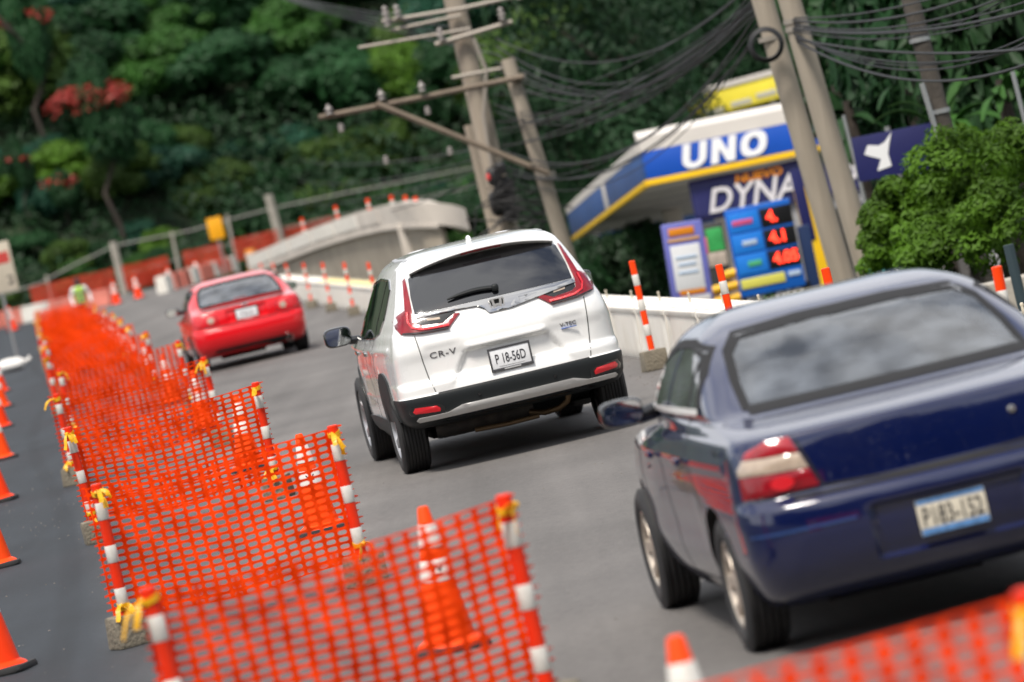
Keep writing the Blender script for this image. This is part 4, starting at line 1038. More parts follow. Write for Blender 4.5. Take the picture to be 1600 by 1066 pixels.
# ------------------------------------------------------------------ the far bend
PINKP = mat('pink_plastic', (.74, .24, .18), .5, var=.2, vscale=2, trans=.2)
far_line = [at(-40, 520, 214), at(60, 500, 208), at(150, 484, 204), at(262, 462, 202), at(318, 446, 212), at(372, 424, 226)]
pts = []
for a, b_ in zip(far_line[:-1], far_line[1:]):
    n = max(1, int((b_ - a).length / 2.05)); pts += [(a + (b_ - a) * (j / n), math.atan2(b_.y - a.y, b_.x - a.x)) for j in range(n)]
for j, (p, an) in enumerate(pts):
    pk = j % 3 != 0
    t = place_barrier((p.x, p.y, 0), an, 'pinkish translucent barrier block closing the far bend' if pk else 'white barrier block closing the far bend', 'barrier blocks at the far bend', False, PINKP if pk else None); t.scale = (1, 1, 1.45)
for j, (pxa, pya, pxb, pyb, D) in enumerate([(50, 468, 135, 455, 210), (130, 450, 178, 430, 209), (192, 428, 262, 405, 207), (285, 398, 345, 378, 216), (366, 392, 432, 362, 228), (440, 372, 520, 345, 236)]):
    a, c = at(pxa, pya, D), at(pxb, pyb, D + 1); L = (c - a).length
    o = link('far_net', net_mesh('far_net', L, 1.15, 700 + j, cw=.11, ch=.07, m=RED_NET, amp=.06, hw=.33, hh=.28)); o.location = (a.x, a.y, .45 + max(0, a.z - 1.5) * .75); o.rotation_euler = (0, 0, math.atan2(c.y - a.y, c.x - a.x))
    tag(o, f'red net panel behind the far barriers, {ordw(j)} counted from the left edge', 'net', 'red nets at the far bend')
# ramp with parapet
RAMP = mat('ramp_concrete', (.56, .51, .45), .9, var=.07, vscale=.8, bump=.3, bscale=6, dirt=.35, dscale=.7, dirtcol=(.27, .24, .20))
RAMPW = mat('ramp_wall', (.33, .285, .225), .95, var=.15, vscale=1.6, bump=.6, bscale=9)
ramp = thing('concrete_ramp', 'pale concrete ramp wall with a rounded parapet end beyond the barriers', 'ramp wall')
tops = [(385, 401, 150), (420, 386, 144), (450, 373, 138), (485, 358, 132), (520, 345, 126), (556, 333, 120), (590, 324, 115), (618, 319, 111), (640, 317, 108)]
pl = [at(*q) for q in tops]
d = (pl[-1] - pl[-2]).normalized(); e = pl[-1].copy()
for k in range(1, 9):
    a = k / 8 * 2.2; d2 = Vector((d.x * math.cos(a) - d.y * math.sin(a), d.x * math.sin(a) + d.y * math.cos(a), 0)); e = e + d2 * .20 + Vector((0, 0, -.012 * k)); pl.append(e.copy())
def wall_strip(line, z0s, z1s, inset, thick):
    vs = []; fs = []; n = len(line)
    for i, p in enumerate(line):
        t = (line[min(i + 1, n - 1)] - line[max(i - 1, 0)]); t.z = 0; t.normalize(); nn = Vector((t.y, -t.x, 0)) * -1
        if nn.y < 0 and i < 9: nn = -nn
        elif i >= 9: nn = Vector((-t.y, t.x, 0))
        a = p + nn * inset; c = p + nn * (inset + thick)
        vs += [(a.x, a.y, z0s[i]), (a.x, a.y, z1s[i]), (c.x, c.y, z1s[i]), (c.x, c.y, z0s[i])]
    for i in range(n - 1):
        for k in range(4): a = i * 4; fs.append((a + k, a + (k + 1) % 4, a + 4 + (k + 1) % 4, a + 4 + k))
    fs += [(0, 1, 2, 3), tuple(len(vs) - 4 + k for k in (3, 2, 1, 0))]
    b = MB(); b.add(vs, fs); return b
zt = [p.z for p in pl]
wall_strip(pl, [z - .55 for z in zt], zt, 0, .35).build('parapet', RAMP, ramp, 30)
wall_strip(pl[:13], [-5.0] * 13, [z - .551 for z in zt[:13]], .10, .3).build('wall', RAMPW, ramp, 30)
wall_strip(pl[:13], [z - .62 for z in zt[:13]], [z - .545 for z in zt[:13]], -.04, .4).build('ledge', RAMP, ramp, 30)
p = pl[7]; MB().box((p.x + .1, p.y - .1, p.z - 2.5), (.36, .36, 4.0), .02).build('buttress', RAMP, ramp)
for i in range(0, 6):
    seg = [pl[i] + (pl[i + 1] - pl[i]) * .04, pl[i] + (pl[i + 1] - pl[i]) * .96]; wall_strip(seg, [q.z - .40 for q in seg], [q.z - .05 for q in seg], -.025, .03).build('panel', WHITEP if i < 5 else RAMP, ramp)
for i, (px, py) in enumerate([(470, 341), (523, 322), (573, 311), (610, 306), (632, 306), (648, 308)]):
    D = [136, 127, 119, 113, 110, 108.5][i]; p = at(px, py, D)
    make_post('ramp_post', f'small orange banded post on top of the concrete ramp, {ordw(i)} from its low end', 'banded posts on the ramp', (p.x, p.y + .5, p.z - 1.0), 0, 1.0, (.2, .2, .15), .05, POST_ORANGE, ((.12, .24), (.36, .48)), None, 800 + i)
# roadside rail with concrete posts
RAILM = mat('grey_rail', (.22, .21, .19), .7, var=.15, vscale=2)
PALEC = mat('pale_concrete', (.36, .33, .28), .9, var=.14, vscale=3, bump=.4, bscale=20, dirt=.35, dscale=2.5, dirtcol=(.22, .19, .15))
rail = thing('roadside_rail', 'grey two-rail fence on concrete posts below the forest', 'fence')
for (pl_, r_) in (([(-60, 478), (0, 462), (60, 444), (120, 412), (180, 384), (240, 372), (300, 360), (360, 343), (430, 325), (520, 306), (620, 286), (760, 258)], .055), ([(190, 432), (300, 398), (440, 358), (600, 322), (760, 288)], .035)):
    MB().tube([at(a, c, 236) for a, c in pl_], r_, 6).build('rail', RAILM, rail, 40)
for (pa, pb, w_) in (((176, 378), (192, 446), .36), ((419, 304), (440, 380), .42), ((268, 362), (276, 410), .16), ((354, 335), (362, 378), .16), ((72, 430), (80, 470), .16)):
    a, c = at(*pa, 235.6), at(*pb, 235.6); c.z = -.3
    b = MB(); b.tube([(c.x, c.y, c.z), (a.x, a.y, a.z)], [w_ / 2 * 1.1, w_ / 2], 4 if w_ > .3 else 6); b.build('fence_post', PALEC, rail, 30)
# warning sign, side sign, drum
def sign(name, label, c, w_, h_, face, post_m, ground, thick=.03, extra=None, post_r=.04):
    t = thing(name, label, 'sign', (c.x, c.y, ground))
    MB().box((0, 0, c.z - ground), (w_, thick, h_), .01).build('sign_panel', face, t)
    MB().tube([(0, .05, 0), (0, .05, c.z - ground + h_ * .4)], post_r, 8).build('sign_post', post_m, t)
    return t
GALV = mat('galvanised', (.35, .36, .36), .5, metal=.6)
p = at(337, 357, 214); sign('warning_sign', 'yellow rectangular warning sign on a post at the far bend', p, .72, 1.05, mat('sign_yellow', (.80, .36, .004), .4, var=.05, vscale=3), GALV, 0)
p = at(-6, 420, 120); s = sign('roadside_sign', 'beige roadside board with a dark mark at the left picture edge', p, .95, 1.35, mat('sign_beige', (.52, .46, .36), .5, var=.08, vscale=3), GALV, 0)
MB().box((.30, -.02, p.z - .45), (.10, .012, .06)).box((.36, -.02, p.z - .35), (.03, .012, .16)).box((.30, -.02, p.z - .27), (.12, .012, .03)).build('sign_mark', INK, s)
MB().box((.0, -.018, p.z + .25), (.8, .01, .3)).build('sign_strip', mat('sign_red', (.5, .05, .04), .5), s)
p = at(393, 402, 205); t = thing('channel_drum', 'small orange drum beside the yellow warning sign', 'drum', (p.x, p.y, 0))
MB().lathe([(.30, 0), (.30, .08), (.26, .1), (.25, .5), (.24, 1.0), (.20, 1.02), (.001, 1.03)], 20).build('drum_body', mat('drum_orange', (.80, .28, .03), .5), t, 40)
for z in (.3, .7): MB().lathe([(.262, z), (.258, z + .14)], 20, caps=False).build('drum_band', BAND, t)
p = at(14, 556, 108); t = thing('white_sack', 'tied white sack lying by the left row of cones', 'sack', (p.x, p.y, 0))
b = MB(); b.blob((0, 0, .16), (.34, .24, .16), .8, .9, 24, 14); b.tube([(.30, 0, .17), (.40, 0, .19), (.48, .02, .23)], [.1, .035, .08], 10)
for i, v in enumerate(b.v): v = Vector(v); b.v[i] = tuple(v + noise.noise_vector(v * 6) * .03)
b.build('sack_body', mat('white_sack', (.72, .70, .66), .8, var=.08, vscale=8), t, 60)

# worker
def make_worker(loc, rz):
    t = thing('person', 'worker in a lime safety vest over a white shirt, standing behind the nets', 'person', loc, rz)
    J = {'pel': (0, 0, .92), 'spine': (0, .01, 1.12), 'chest': (0, .0, 1.34), 'neck': (0, .01, 1.49), 'head': (0, -.02, 1.60), 'top': (0, -.02, 1.70),
         'lsh': (-.19, 0, 1.42), 'lel': (-.30, .03, 1.16), 'lwr': (-.27, -.12, .94), 'lha': (-.25, -.17, .87), 'rsh': (.19, 0, 1.42), 'rel': (.31, .04, 1.17), 'rwr': (.30, -.08, .93), 'rha': (.29, -.11, .85),
         'lhip': (-.10, 0, .88), 'lkn': (-.12, -.02, .49), 'lan': (-.13, .02, .09), 'lto': (-.15, -.15, .04), 'rhip': (.10, 0, .88), 'rkn': (.13, -.03, .49), 'ran': (.15, .02, .09), 'rto': (.18, -.15, .04)}
    rad = {'pel': .15, 'spine': .135, 'chest': .16, 'neck': .055, 'head': .092, 'top': .07, 'lsh': .07, 'rsh': .07, 'lel': .048, 'rel': .048, 'lwr': .034, 'rwr': .034, 'lha': .04, 'rha': .04,
           'lhip': .095, 'rhip': .095, 'lkn': .06, 'rkn': .06, 'lan': .042, 'ran': .042, 'lto': .035, 'rto': .035}
    E_ = [('pel', 'spine'), ('spine', 'chest'), ('chest', 'neck'), ('neck', 'head'), ('head', 'top'), ('chest', 'lsh'), ('lsh', 'lel'), ('lel', 'lwr'), ('lwr', 'lha'), ('chest', 'rsh'), ('rsh', 'rel'), ('rel', 'rwr'), ('rwr', 'rha'),
          ('pel', 'lhip'), ('lhip', 'lkn'), ('lkn', 'lan'), ('lan', 'lto'), ('pel', 'rhip'), ('rhip', 'rkn'), ('rkn', 'ran'), ('ran', 'rto')]
    ks = list(J); me = bpy.data.meshes.new('body'); me.from_pydata([J[k] for k in ks], [(ks.index(a), ks.index(c)) for a, c in E_], [])
    o = link('body', me, t)
    m = o.modifiers.new('skin', 'SKIN'); o.modifiers.new('sub', 'SUBSURF').render_levels = 2; o.modifiers['sub'].levels = 2
    for i, k in enumerate(ks): me.skin_vertices[0].data[i].radius = (rad[k], rad[k] * (.75 if k in ('pel', 'spine', 'chest') else 1)); me.skin_vertices[0].data[i].use_root = (k == 'pel')
    dg = bpy.context.evaluated_depsgraph_get(); dg.update(); me2 = bpy.data.meshes.new_from_object(o.evaluated_get(dg)); o.modifiers.clear(); o.data = me2
    for mm in (mat('skin', (.22, .11, .07), .6), mat('white_shirt', (.72, .72, .72), .8), mat('dark_trousers', (.025, .028, .04), .85), mat('dark_boots', (.02, .015, .012), .7)): me2.materials.append(mm)
    for p_ in me2.polygons:
        c = p_.center; p_.use_smooth = True
        arm = abs(c.x) > .215 and c.z < 1.5 and c.z > .8
        p_.material_index = 0 if (c.z > 1.47 or (arm and c.z < .93)) else 1 if (c.z > .95 or arm) else 2 if c.z > .12 else 3
    V_ = MB()
    for (z0, z1) in ((.98, 1.46),):
        n = 28; prof = [(z0, .165, .125), (1.1, .16, .12), (1.25, .18, .135), (1.38, .195, .135), (z1, .14, .10)]
        vs = []; fs = []
        for (z, rx, ry) in prof: vs += [(math.cos(2 * math.pi * k / n) * rx, math.sin(2 * math.pi * k / n) * ry, z) for k in range(n)]
        for j in range(len(prof) - 1):
            for k in range(n): fs.append((j * n + k, j * n + (k + 1) % n, j * n + n + (k + 1) % n, j * n + n + k))
        V_.add(vs, fs)
    vest = V_.build('safety_vest', mat('lime_vest', (.42, .72, .03), .6, var=.06, vscale=9), t, 60)
    b = MB()
    for z in (1.10, 1.27): b.lathe([(1, z - .028), (1, z + .028)], 28, caps=False)
    b.xf(lambda v: Vector((v.x * (.185 if v.z > 1.2 else .166), v.y * (.14 if v.z > 1.2 else .126), v.z)))
    for s_ in (-1, 1): b.ribbon([(s_ * .085, -.13, .99), (s_ * .085, -.15, 1.25), (s_ * .09, -.13, 1.42)], .05, (1, 0, 0)); b.ribbon([(s_ * .085, .13, .99), (s_ * .085, .15, 1.25), (s_ * .09, .13, 1.42)], .05, (1, 0, 0))
    b.build('vest_bands', mat('vest_grey', (.16, .17, .16), .4), vest, 40)
    b = MB(); b.blob((0, -.005, 1.655), (.10, .11, .085), 1, 1, 20, 12); b.blob((0, -.10, 1.64), (.085, .07, .014), 1, 1, 18, 6)
    b.build('cap', mat('dark_cap', (.03, .02, .02), .8), t, 60)
    b = MB(); b.blob((0, -.115, 1.585), (.014, .02, .022), 1, 1, 8, 6)
    for s_ in (-1, 1): b.blob((s_ * .095, -.01, 1.595), (.014, .024, .032), 1, 1, 8, 6)
    b.build('face_features', mat('skin'), t, 60)
    return t
p = at(127, 470, 141); make_worker((p.x, p.y, 0), R(8))
# ------------------------------------------------------------------ filling station beside and below the road
BLUE = mat('fascia_blue', (.008, .075, .42), .35, var=.06, vscale=1)
SIDEBLUE = mat('fascia_blue_grey', (.03, .09, .26), .45, var=.1, vscale=1)
YEL = mat('fascia_yellow', (.82, .50, .01), .4, var=.05, vscale=2)
OFFW = mat('off_white_sheet', (.60, .565, .52), .55, var=.05, vscale=1, dirt=.25, dscale=1.2, dirtcol=(.5, .45, .38))
SOFFIT = mat('soffit', (.42, .41, .40), .6, var=.08, vscale=.8)
NAVY = mat('banner_navy', (.012, .014, .095), .5, var=.15, vscale=1.5)
LETW = mat('letter_white', (.82, .82, .82), .4)
LETO = mat('letter_orange', (.75, .25, .01), .5)
STEELW = mat('painted_steel', (.25, .26, .28), .5, metal=.3)

c0 = at(1013, 291, 90)
can = thing('filling_station_canopy', 'blue and yellow filling station canopy with white UNO lettering', 'canopy', c0); can.rotation_euler = (R(-3.2), R(1.6), R(3.5))
W_, D_ = 6.6, 21.0
MB().box((W_ / 2, 0, .06), (W_, .10, .12), .01).build('yellow_band', YEL, can)
MB().box((W_ / 2 + .003, .0, .41), (W_ - .01, .09, .56), .01).build('blue_panel', BLUE, can)
b = MB(); b.prism([(0, .69), (0, .98), (.45, 1.13), (.45, .69)], lambda u, v, d: (-.03 + d, u - .05, v), W_ + .06); b.build('white_cap', OFFW, can, None)
MB().box((0, D_ / 2, .06), (.10, D_, .12), .01).build('yellow_band', YEL, can)
for (y0, y1) in ((.06, 9.2), (10.0, 20.9)): MB().box((.0, (y0 + y1) / 2, .41), (.09, y1 - y0, .56), .01).build('side_panel', SIDEBLUE, can)
MB().box((-.01, 9.6, .41), (.09, .8, .56), .01).build('panel_joint', OFFW, can)
b = MB(); b.prism([(0, .69), (0, .86), (.45, 1.13), (.45, .69)], lambda u, v, d: (u - .05, .41 + d, v), D_ - .4); b.build('white_cap', OFFW, can, None)
MB().box((W_ / 2 + .1, D_ / 2 + .1, .10), (W_ - .2, D_ - .2, .06)).build('soffit', SOFFIT, can)
MB().box((W_ / 2 + .3, D_ / 2 + .3, .90), (W_ - .4, D_ - .4, .1)).build('roof_sheet', OFFW, can)
for k in range(6): MB().box((W_ / 2, 1.8 + k * 3.4, .066), (W_ - .4, .05, .02)).build('soffit_joint', STEELW, can)
for (x, y) in ((1.9, 4.5), (1.9, 15)): MB().box((x, y, -2.6), (.42, .42, 5.3), .03).build('column', OFFW, can)
hh_ = .50; sk = .24; st = .155; lw = .50
def put(poly, x0): MB().prism([(x0 + u + v * sk, .17 + v) for u, v in poly], lambda u, v, d: (u, -.05 - d, v), .03).build('canopy_letter', LETW, can, None)
ua = [(lw / 2 + math.cos(a) * lw / 2, .20 + math.sin(a) * .20) for a in np.linspace(math.pi, 2 * math.pi, 12)]; ui = [(lw / 2 + math.cos(a) * (lw / 2 - st), .20 + math.sin(a) * .085) for a in np.linspace(2 * math.pi, math.pi, 12)]
put([(0, hh_)] + ua + [(lw, hh_), (lw - st, hh_)] + ui + [(st, hh_)], .72)
put([(0, 0), (0, hh_), (st * 1.05, hh_), (lw - st, .21), (lw - st, hh_), (lw, hh_), (lw, 0), (lw - st * 1.05, 0), (st, .29), (st, 0)], 1.32)
n_ = 24; oo = [(lw / 2 * 1.08 * (1 + math.copysign(abs(math.cos(a)) ** .8, math.cos(a))), hh_ / 2 * (1 + math.copysign(abs(math.sin(a)) ** .8, math.sin(a)))) for a in np.linspace(0, 2 * math.pi, n_, endpoint=False)]; oi = [(lw / 2 * 1.08 + math.cos(a) * (lw / 2 * 1.08 - st), hh_ / 2 + math.sin(a) * (hh_ / 2 - .115)) for a in np.linspace(0, 2 * math.pi, n_, endpoint=False)]
b = MB(); mp_ = lambda q, y: (1.92 + q[0] + q[1] * sk, y, .17 + q[1]); vs = [mp_(q, -.08) for q in oo] + [mp_(q, -.08) for q in oi] + [mp_(q, -.05) for q in oo] + [mp_(q, -.05) for q in oi]; fs = []
for i in range(n_): j = (i + 1) % n_; fs += [(i, j, n_ + j, n_ + i), (i, 2 * n_ + i, 2 * n_ + j, j), (n_ + i, n_ + j, 3 * n_ + j, 3 * n_ + i)]
b.add(vs, fs).build('canopy_letter', LETW, can, None)
# banner under the canopy
bn = thing('hanging_banner', 'dark navy banner reading NUEVO DYNA hung under the canopy', 'banner', can.location + Vector((.80, .18, -.10))); bn.rotation_euler = can.rotation_euler
b = MB(); vs = []; nX = 24
for i in range(nX + 1):
    for j in range(6): u = i / nX; v = j / 5; vs.append((u * 4.3, .010 * math.sin(u * 11 + v * 2), -.86 * v + .012 * math.sin(u * 14)))
fs = [(i * 6 + j, i * 6 + j + 1, i * 6 + 7 + j, i * 6 + 6 + j) for i in range(nX) for j in range(5)]
b.add(vs, fs); o = b.build('banner_sheet', NAVY, bn, 60); md = o.modifiers.new('thick', 'SOLIDIFY'); md.thickness = .006
lettering('banner_lettering', 'DYNA', mat('letter_grey', (.62, .60, .62), .5), bn, (1.20, -.045, -.50), (1, 0, 0), (0, 0, 1), .68, shear=.32, bold=.012, extrude=.004, xs=.98)
lettering('banner_lettering', 'X', mat('letter_grey'), bn, (3.3, -.045, -.52), (1, 0, 0), (0, 0, 1), .74, shear=.35, bold=.014, extrude=.004, xs=1.0)
lettering('banner_heading', 'NUEVO', LETO, bn, (1.42, -.045, -.15), (1, 0, 0), (0, 0, 1), .22, shear=.1, bold=.008, extrude=.004, xs=1.3)
# second banner right of the poles
p = at(1390, 240, 58); b2 = thing('bird_banner', 'navy banner with a white winged mark right of the grey poles', 'banner', p); b2.rotation_euler = (0, R(2), R(-4))
MB().box((.22, 0, 0), (1.35, .01, .58), .002).build('banner_sheet', NAVY, b2)
b = MB(); b.prism([(-.28, .06), (-.20, .20), (-.02, .16), (.08, .20), (.22, .34), (.14, .14), (.10, .0), (.12, -.2), (.02, -.22), (-.12, -.24), (-.03, -.06), (-.16, .0)], lambda u, v, d: (u * .8 - .10, -.008 - d, v * .8), .004); b.build('winged_mark', LETW, b2, None)
# yellow sign board on the roof of the shop behind
p = at(1150, 152, 118); t = thing('rooftop_sign', 'yellow rooftop sign board behind the canopy', 'sign', p); t.rotation_euler = (0, R(-2), R(-6))
MB().box((0, 0, 0), (2.7, .14, .62), .02).build('sign_panel', mat('sign_lemon', (.78, .66, .05), .5, var=.06, vscale=2), t)
MB().box((0, -.01, .38), (2.8, .2, .14), .02).build('sign_cap', OFFW, t)
for k, x in enumerate((-.65, .1, .8)): MB().box((x, -.08, -.22 + .05 * k), (.55, .02, .14), .01).build('sign_mark', mat('sign_grey', (.45, .44, .36), .6), t)
MB().box((-.9, .2, -2.6), (.15, .15, 4.6)).box((.9, .2, -2.6), (.15, .15, 4.6)).build('sign_leg', STEELW, t)
# shop building
p = at(1270, 400, 112); sp = thing('shop_building', 'low pale filling station shop under the canopy', 'building', (p.x + 1.5, p.y + 6, -4.6))
MB().box((0, 0, 2.6), (13, 6, 5.2), .02).build('wall', mat('shop_wall', (.30, .30, .31), .8, var=.1, vscale=.7), sp)
for k in range(5): MB().box((-5 + k * 2.4, -3.03, 2.2), (1.9, .06, 3.2), .01).build('window', GLASS, sp)
MB().box((0, -3.06, 4.5), (13, .1, .7), .01).build('fascia', SIDEBLUE, sp)

# price sign
def panel_sign(name, label, c, w_, h_, tilt, parts):
    t = thing(name, label, 'sign', c); t.rotation_euler = (0, tilt, R(-3))
    for (nm, cx, cz, sw, sh_, m, dpt, bev) in parts: MB().box((cx, -dpt, cz), (sw, .02 if nm != 'sign_body' else .22, sh_), bev).build(nm, m, t)
    return t
PB = mat('price_blue', (.012, .13, .55), .35, var=.08, vscale=2); PBL = mat('price_light_blue', (.02, .22, .75), .35)
LEDB = mat('led_window', (.012, .012, .014), .3); LED = mat('led_red', (.8, .02, .01), .5, emit=(1.0, .045, .02), estr=2.5)
PINK = mat('price_pink', (.65, .10, .25), .5); GRN = mat('price_green', (.08, .45, .22), .5); PALE = mat('price_pale', (.45, .58, .75), .5)
c = at(1196, 392, 78)
ps = panel_sign('price_sign', 'blue fuel price sign with glowing red digits', c, 1.2, 1.7, R(1.5), [
    ('sign_body', 0, .05, 1.16, 1.55, PB, 0, .03), ('fuel_name', -.27, .57, .52, .34, PBL, .115, .02), ('fuel_name', -.27, .20, .52, .34, PBL, .115, .02), ('fuel_name', -.27, -.17, .52, .34, PBL, .115, .02),
    ('led_window', .30, .57, .56, .32, LEDB, .115, .01), ('led_window', .30, .20, .56, .32, LEDB, .115, .01), ('led_window', .30, -.17, .56, .32, LEDB, .115, .01),
    ('fuel_mark', -.30, .57, .36, .09, PINK, .128, .01), ('fuel_mark', -.24, .20, .26, .09, PALE, .128, .01), ('fuel_mark', -.22, -.17, .24, .10, GRN, .128, .01),
    ('yellow_bar', -.14, -.50, .78, .17, mat('bar_yellow', (.72, .68, .12), .5), .118, .06), ('pale_mark', .42, -.47, .22, .09, PALE, .118, .02),
    ('brand_board', .05, -.80, 1.2, .30, LEDB, .04, .01), ('yellow_edge', .05, -.97, 1.25, .05, YEL, .05, .005)])
for (z, s_, x) in ((.57, '4.', .22), (.20, '4.1', .27), (-.17, '4.05', .33)):
    lettering('price_digits', s_, LED, ps, (x, -.135, z), (1, 0, 0), (0, 0, 1), .27, bold=.010, extrude=.006, xs=.95)
lettering('brand_lettering', 'Pr', LETW, ps, (-.33, -.06, -.79), (1, 0, 0), (0, 0, 1), .30, bold=.008, extrude=.005, xs=1.2); lettering('brand_lettering', 'nto', LETW, ps, (.27, -.06, -.79), (1, 0, 0), (0, 0, 1), .30, bold=.008, extrude=.005, xs=1.2)
MB().lathe([(.05, 0), (.085, 0), (.085, -.01), (.05, -.01)], 20, 'y', (-.10, -.062, -.80), caps=False).build('brand_ring', mat('ring_green', (.15, .30, .10), .5), ps)
MB().box((0, .05, -3.0), (.5, .16, 4.2), .02).build('sign_column', STEELW, ps)
MB().box((.72, .1, -.55), (.22, .2, 1.7), .02).build('side_column', mat('price_navy', (.01, .03, .10), .5), ps)
# tall poster board
c = at(1074, 412, 76)
pb = panel_sign('poster_board', 'white poster board with violet border and orange bars left of the price sign', c, .7, 1.4, R(4), [
    ('sign_body', 0, 0, .70, 1.42, mat('board_violet', (.16, .17, .52), .45, var=.06), 0, .03), ('poster_sheet', .0, -.06, .50, .78, mat('poster_white', (.75, .76, .78), .5), .115, .01),
    ('orange_bar', -.02, .56, .44, .13, LETO, .115, .05), ('orange_strip', 0, .42, .54, .05, mat('strip_orange', (.70, .38, .12), .5), .115, .01), ('orange_bar', .02, -.47, .44, .10, LETO, .115, .03),
    ('poster_text', 0, .12, .36, .04, PALE, .128, .005), ('poster_text', 0, .0, .30, .04, PALE, .128, .005), ('poster_text', 0, -.14, .34, .04, PALE, .128, .005), ('poster_foot', .05, -.62, .52, .14, mat('foot_pale', (.60, .58, .58), .5), .115, .01)])
MB().box((0, .05, -2.6), (.3, .12, 3.9), .02).build('sign_column', STEELW, pb)
# goods seen below the canopy
c = at(1110, 398, 82)
panel_sign('advert_board', 'advert board of pink, green and pale patches between poster and price sign', c, .6, 1.0, R(3), [
    ('sign_body', 0, 0, .62, 1.15, mat('advert_dark', (.05, .05, .05), .6), 0, .02), ('pink_patch', -.15, .18, .28, .30, PINK, .115, .08), ('green_patch', .13, .26, .30, .42, mat('ad_green', (.04, .36, .09), .5, var=.3, vscale=5), .118, .10),
    ('pale_patch', .12, -.10, .34, .26, mat('ad_pale', (.45, .38, .32), .6, var=.2, vscale=6), .120, .09), ('pale_patch', -.18, -.16, .20, .30, mat('ad_rose', (.40, .18, .20), .6), .116, .06)])
# forecourt
o = MB().box((11.5, 100, -4.53), (14, 44, .14)).build('forecourt', mat('forecourt_concrete', (.50, .47, .43), .85, var=.12, vscale=.6, bump=.2, bscale=8), None, None); tag(o, kind='structure')
YEL2 = mat('banana_yellow', (.75, .42, .01), .5, var=.3, vscale=6)
for i, (px, py) in enumerate([(1143, 428), (1146, 447), (1152, 465), (1124, 452), (1126, 470)]):
    p = at(px, py, 79); t = thing('fruit_sack', f'yellow sack stacked left of the price sign, {ordw(i)} from the top', 'sack', (p.x, p.y, p.z), 0, 'yellow sacks by the price sign')
    b = MB(); b.blob((0, 0, 0), (.17 + .03 * (i % 2), .14, .085), .8, .8, 18, 10); b.tube([(.15, 0, 0), (.24, 0, .03)], [.04, .02], 8); b.build('sack_body', YEL2, t, 60)
p = at(1282, 400, 80); t = thing('yellow_locker', 'yellow and navy cabinet glimpsed between the price sign and grey poles', 'cabinet', (p.x, p.y, -4.6))
MB().box((0, 0, 2.6), (.42, .3, 5.2), .03).build('cabinet_body', YEL, t); MB().box((-.12, -.16, 4.9), (.20, .02, 1.3), .01).build('cabinet_door', NAVY, t)

# ------------------------------------------------------------------ poles and cables
POLE = mat('weathered_concrete', (.33, .285, .225), .9, var=.16, vscale=2.5, bump=.5, bscale=14, dirt=.75, dscale=5.0, dirtcol=(.17, .14, .105), stretch=(1, 1, .12))
POLED = mat('dark_wood_pole', (.07, .06, .05), .9, var=.3, vscale=4, bump=.5, bscale=20)
CABLE = mat('cable_black', (.012, .012, .013), .6)
PORC = mat('porcelain', (.22, .20, .185), .4)
HARD = mat('pole_steel', (.30, .27, .23), .6, metal=.3)
def pole(label, pa, pb, D, r0, r1, m, name='utility_pole'):
    a, c = at(*pa, D), at(*pb, D); d = (a - c).normalized(); base = c - d * ((c.z + 5.0) / d.z); top = a + d * .0
    t = thing(name, label, 'pole', base)
    MB().tube([(0, 0, 0), (top - base) * .5, top - base], [r1, (r0 + r1) / 2, r0], 16).build('shaft', m, t, 50)
    return t, base, top
def rel(t, p): return Vector(p) - Vector(t.location)
pA, bA, tA = pole('thick grey concrete pole with crossarms and cable gear behind the white SUV', (700, -40), (795, 365), 75, .17, .21, POLE)
for (a, c, r_) in (((597, 34), (720, 14), .04), ((720, 14), (818, -8), .04), ((610, 48), (720, 24), .03), ((680, 70), (800, 34), .045), ((706, 122), (800, 104), .035), ((560, 75), (735, 45), .03)):
    MB().tube([rel(pA, at(*a, 74.7)), rel(pA, at(*c, 74.7))], r_, 6).build('crossarm', HARD, pA, 40)
for (px, py) in ((604, 28), (622, 26), (690, 62), (785, 30), (812, -2), (606, 40)):
    p = rel(pA, at(px, py, 74.6)); MB().lathe([(.03, -.02), (.06, .0), (.03, .05), (.07, .07), (.03, .12), (.055, .15), (.02, .2)], 12, c=p).build('insulator', PORC, pA, 50)
MB().tube([rel(pA, at(740, 60, 74.7)), rel(pA, at(760, 110, 74.7)), rel(pA, at(756, 180, 74.7)), rel(pA, at(768, 260, 74.7))], .035, 8).build('conduit', HARD, pA)
gear = MB()
for (px, py, w_, h_) in ((772, 275, .13, .16), (790, 300, .16, .26), (776, 318, .12, .22), (796, 330, .13, .2), (782, 262, .1, .1)):
    p = rel(pA, at(px, py, 74.6)); gear.blob(p, (w_, .16, h_), .7, .7, 16, 10)
for k in range(14):
    p0 = at(765 + random.uniform(-8, 40), 262 + random.uniform(-10, 30), 74.4); gear.tube([rel(pA, p0 + Vector((random.uniform(-.2, .2) * q, 0, -.14 * q - .02 * q * q * random.random()))) for q in range(6)], .014, 5)
gear.build('cable_gear', CABLE, pA, 50)
p = rel(pA, at(763, 277, 74.35)); MB().blob(p, (.035, .03, .06)).build('red_tag', mat('red_tag', (.6, .05, .05), .5), pA)
pB, bB, tB = pole('slimmer grey pole with a long braced arm beside the thick pole', (793, 92), (885, 395), 73, .115, .15, POLE)
MB().tube([rel(pB, at(498, 184, 72.8)), rel(pB, at(672, 150, 72.8)), rel(pB, at(818, 120, 72.8))], .055, 6).build('arm', POLED if False else mat('arm_wood', (.17, .135, .10), .9, var=.2, vscale=3), pB, 40)
MB().tube([rel(pB, at(588, 162, 72.7)), rel(pB, at(858, 272, 72.7))], .055, 6).build('brace', mat('arm_wood'), pB, 40)
for (px, py) in ((515, 178), (597, 155), (660, 142)): MB().lathe([(.03, -.02), (.06, .0), (.03, .05), (.07, .07), (.03, .12), (.02, .16)], 12, c=rel(pB, at(px, py, 72.7))).build('insulator', PORC, pB, 50)
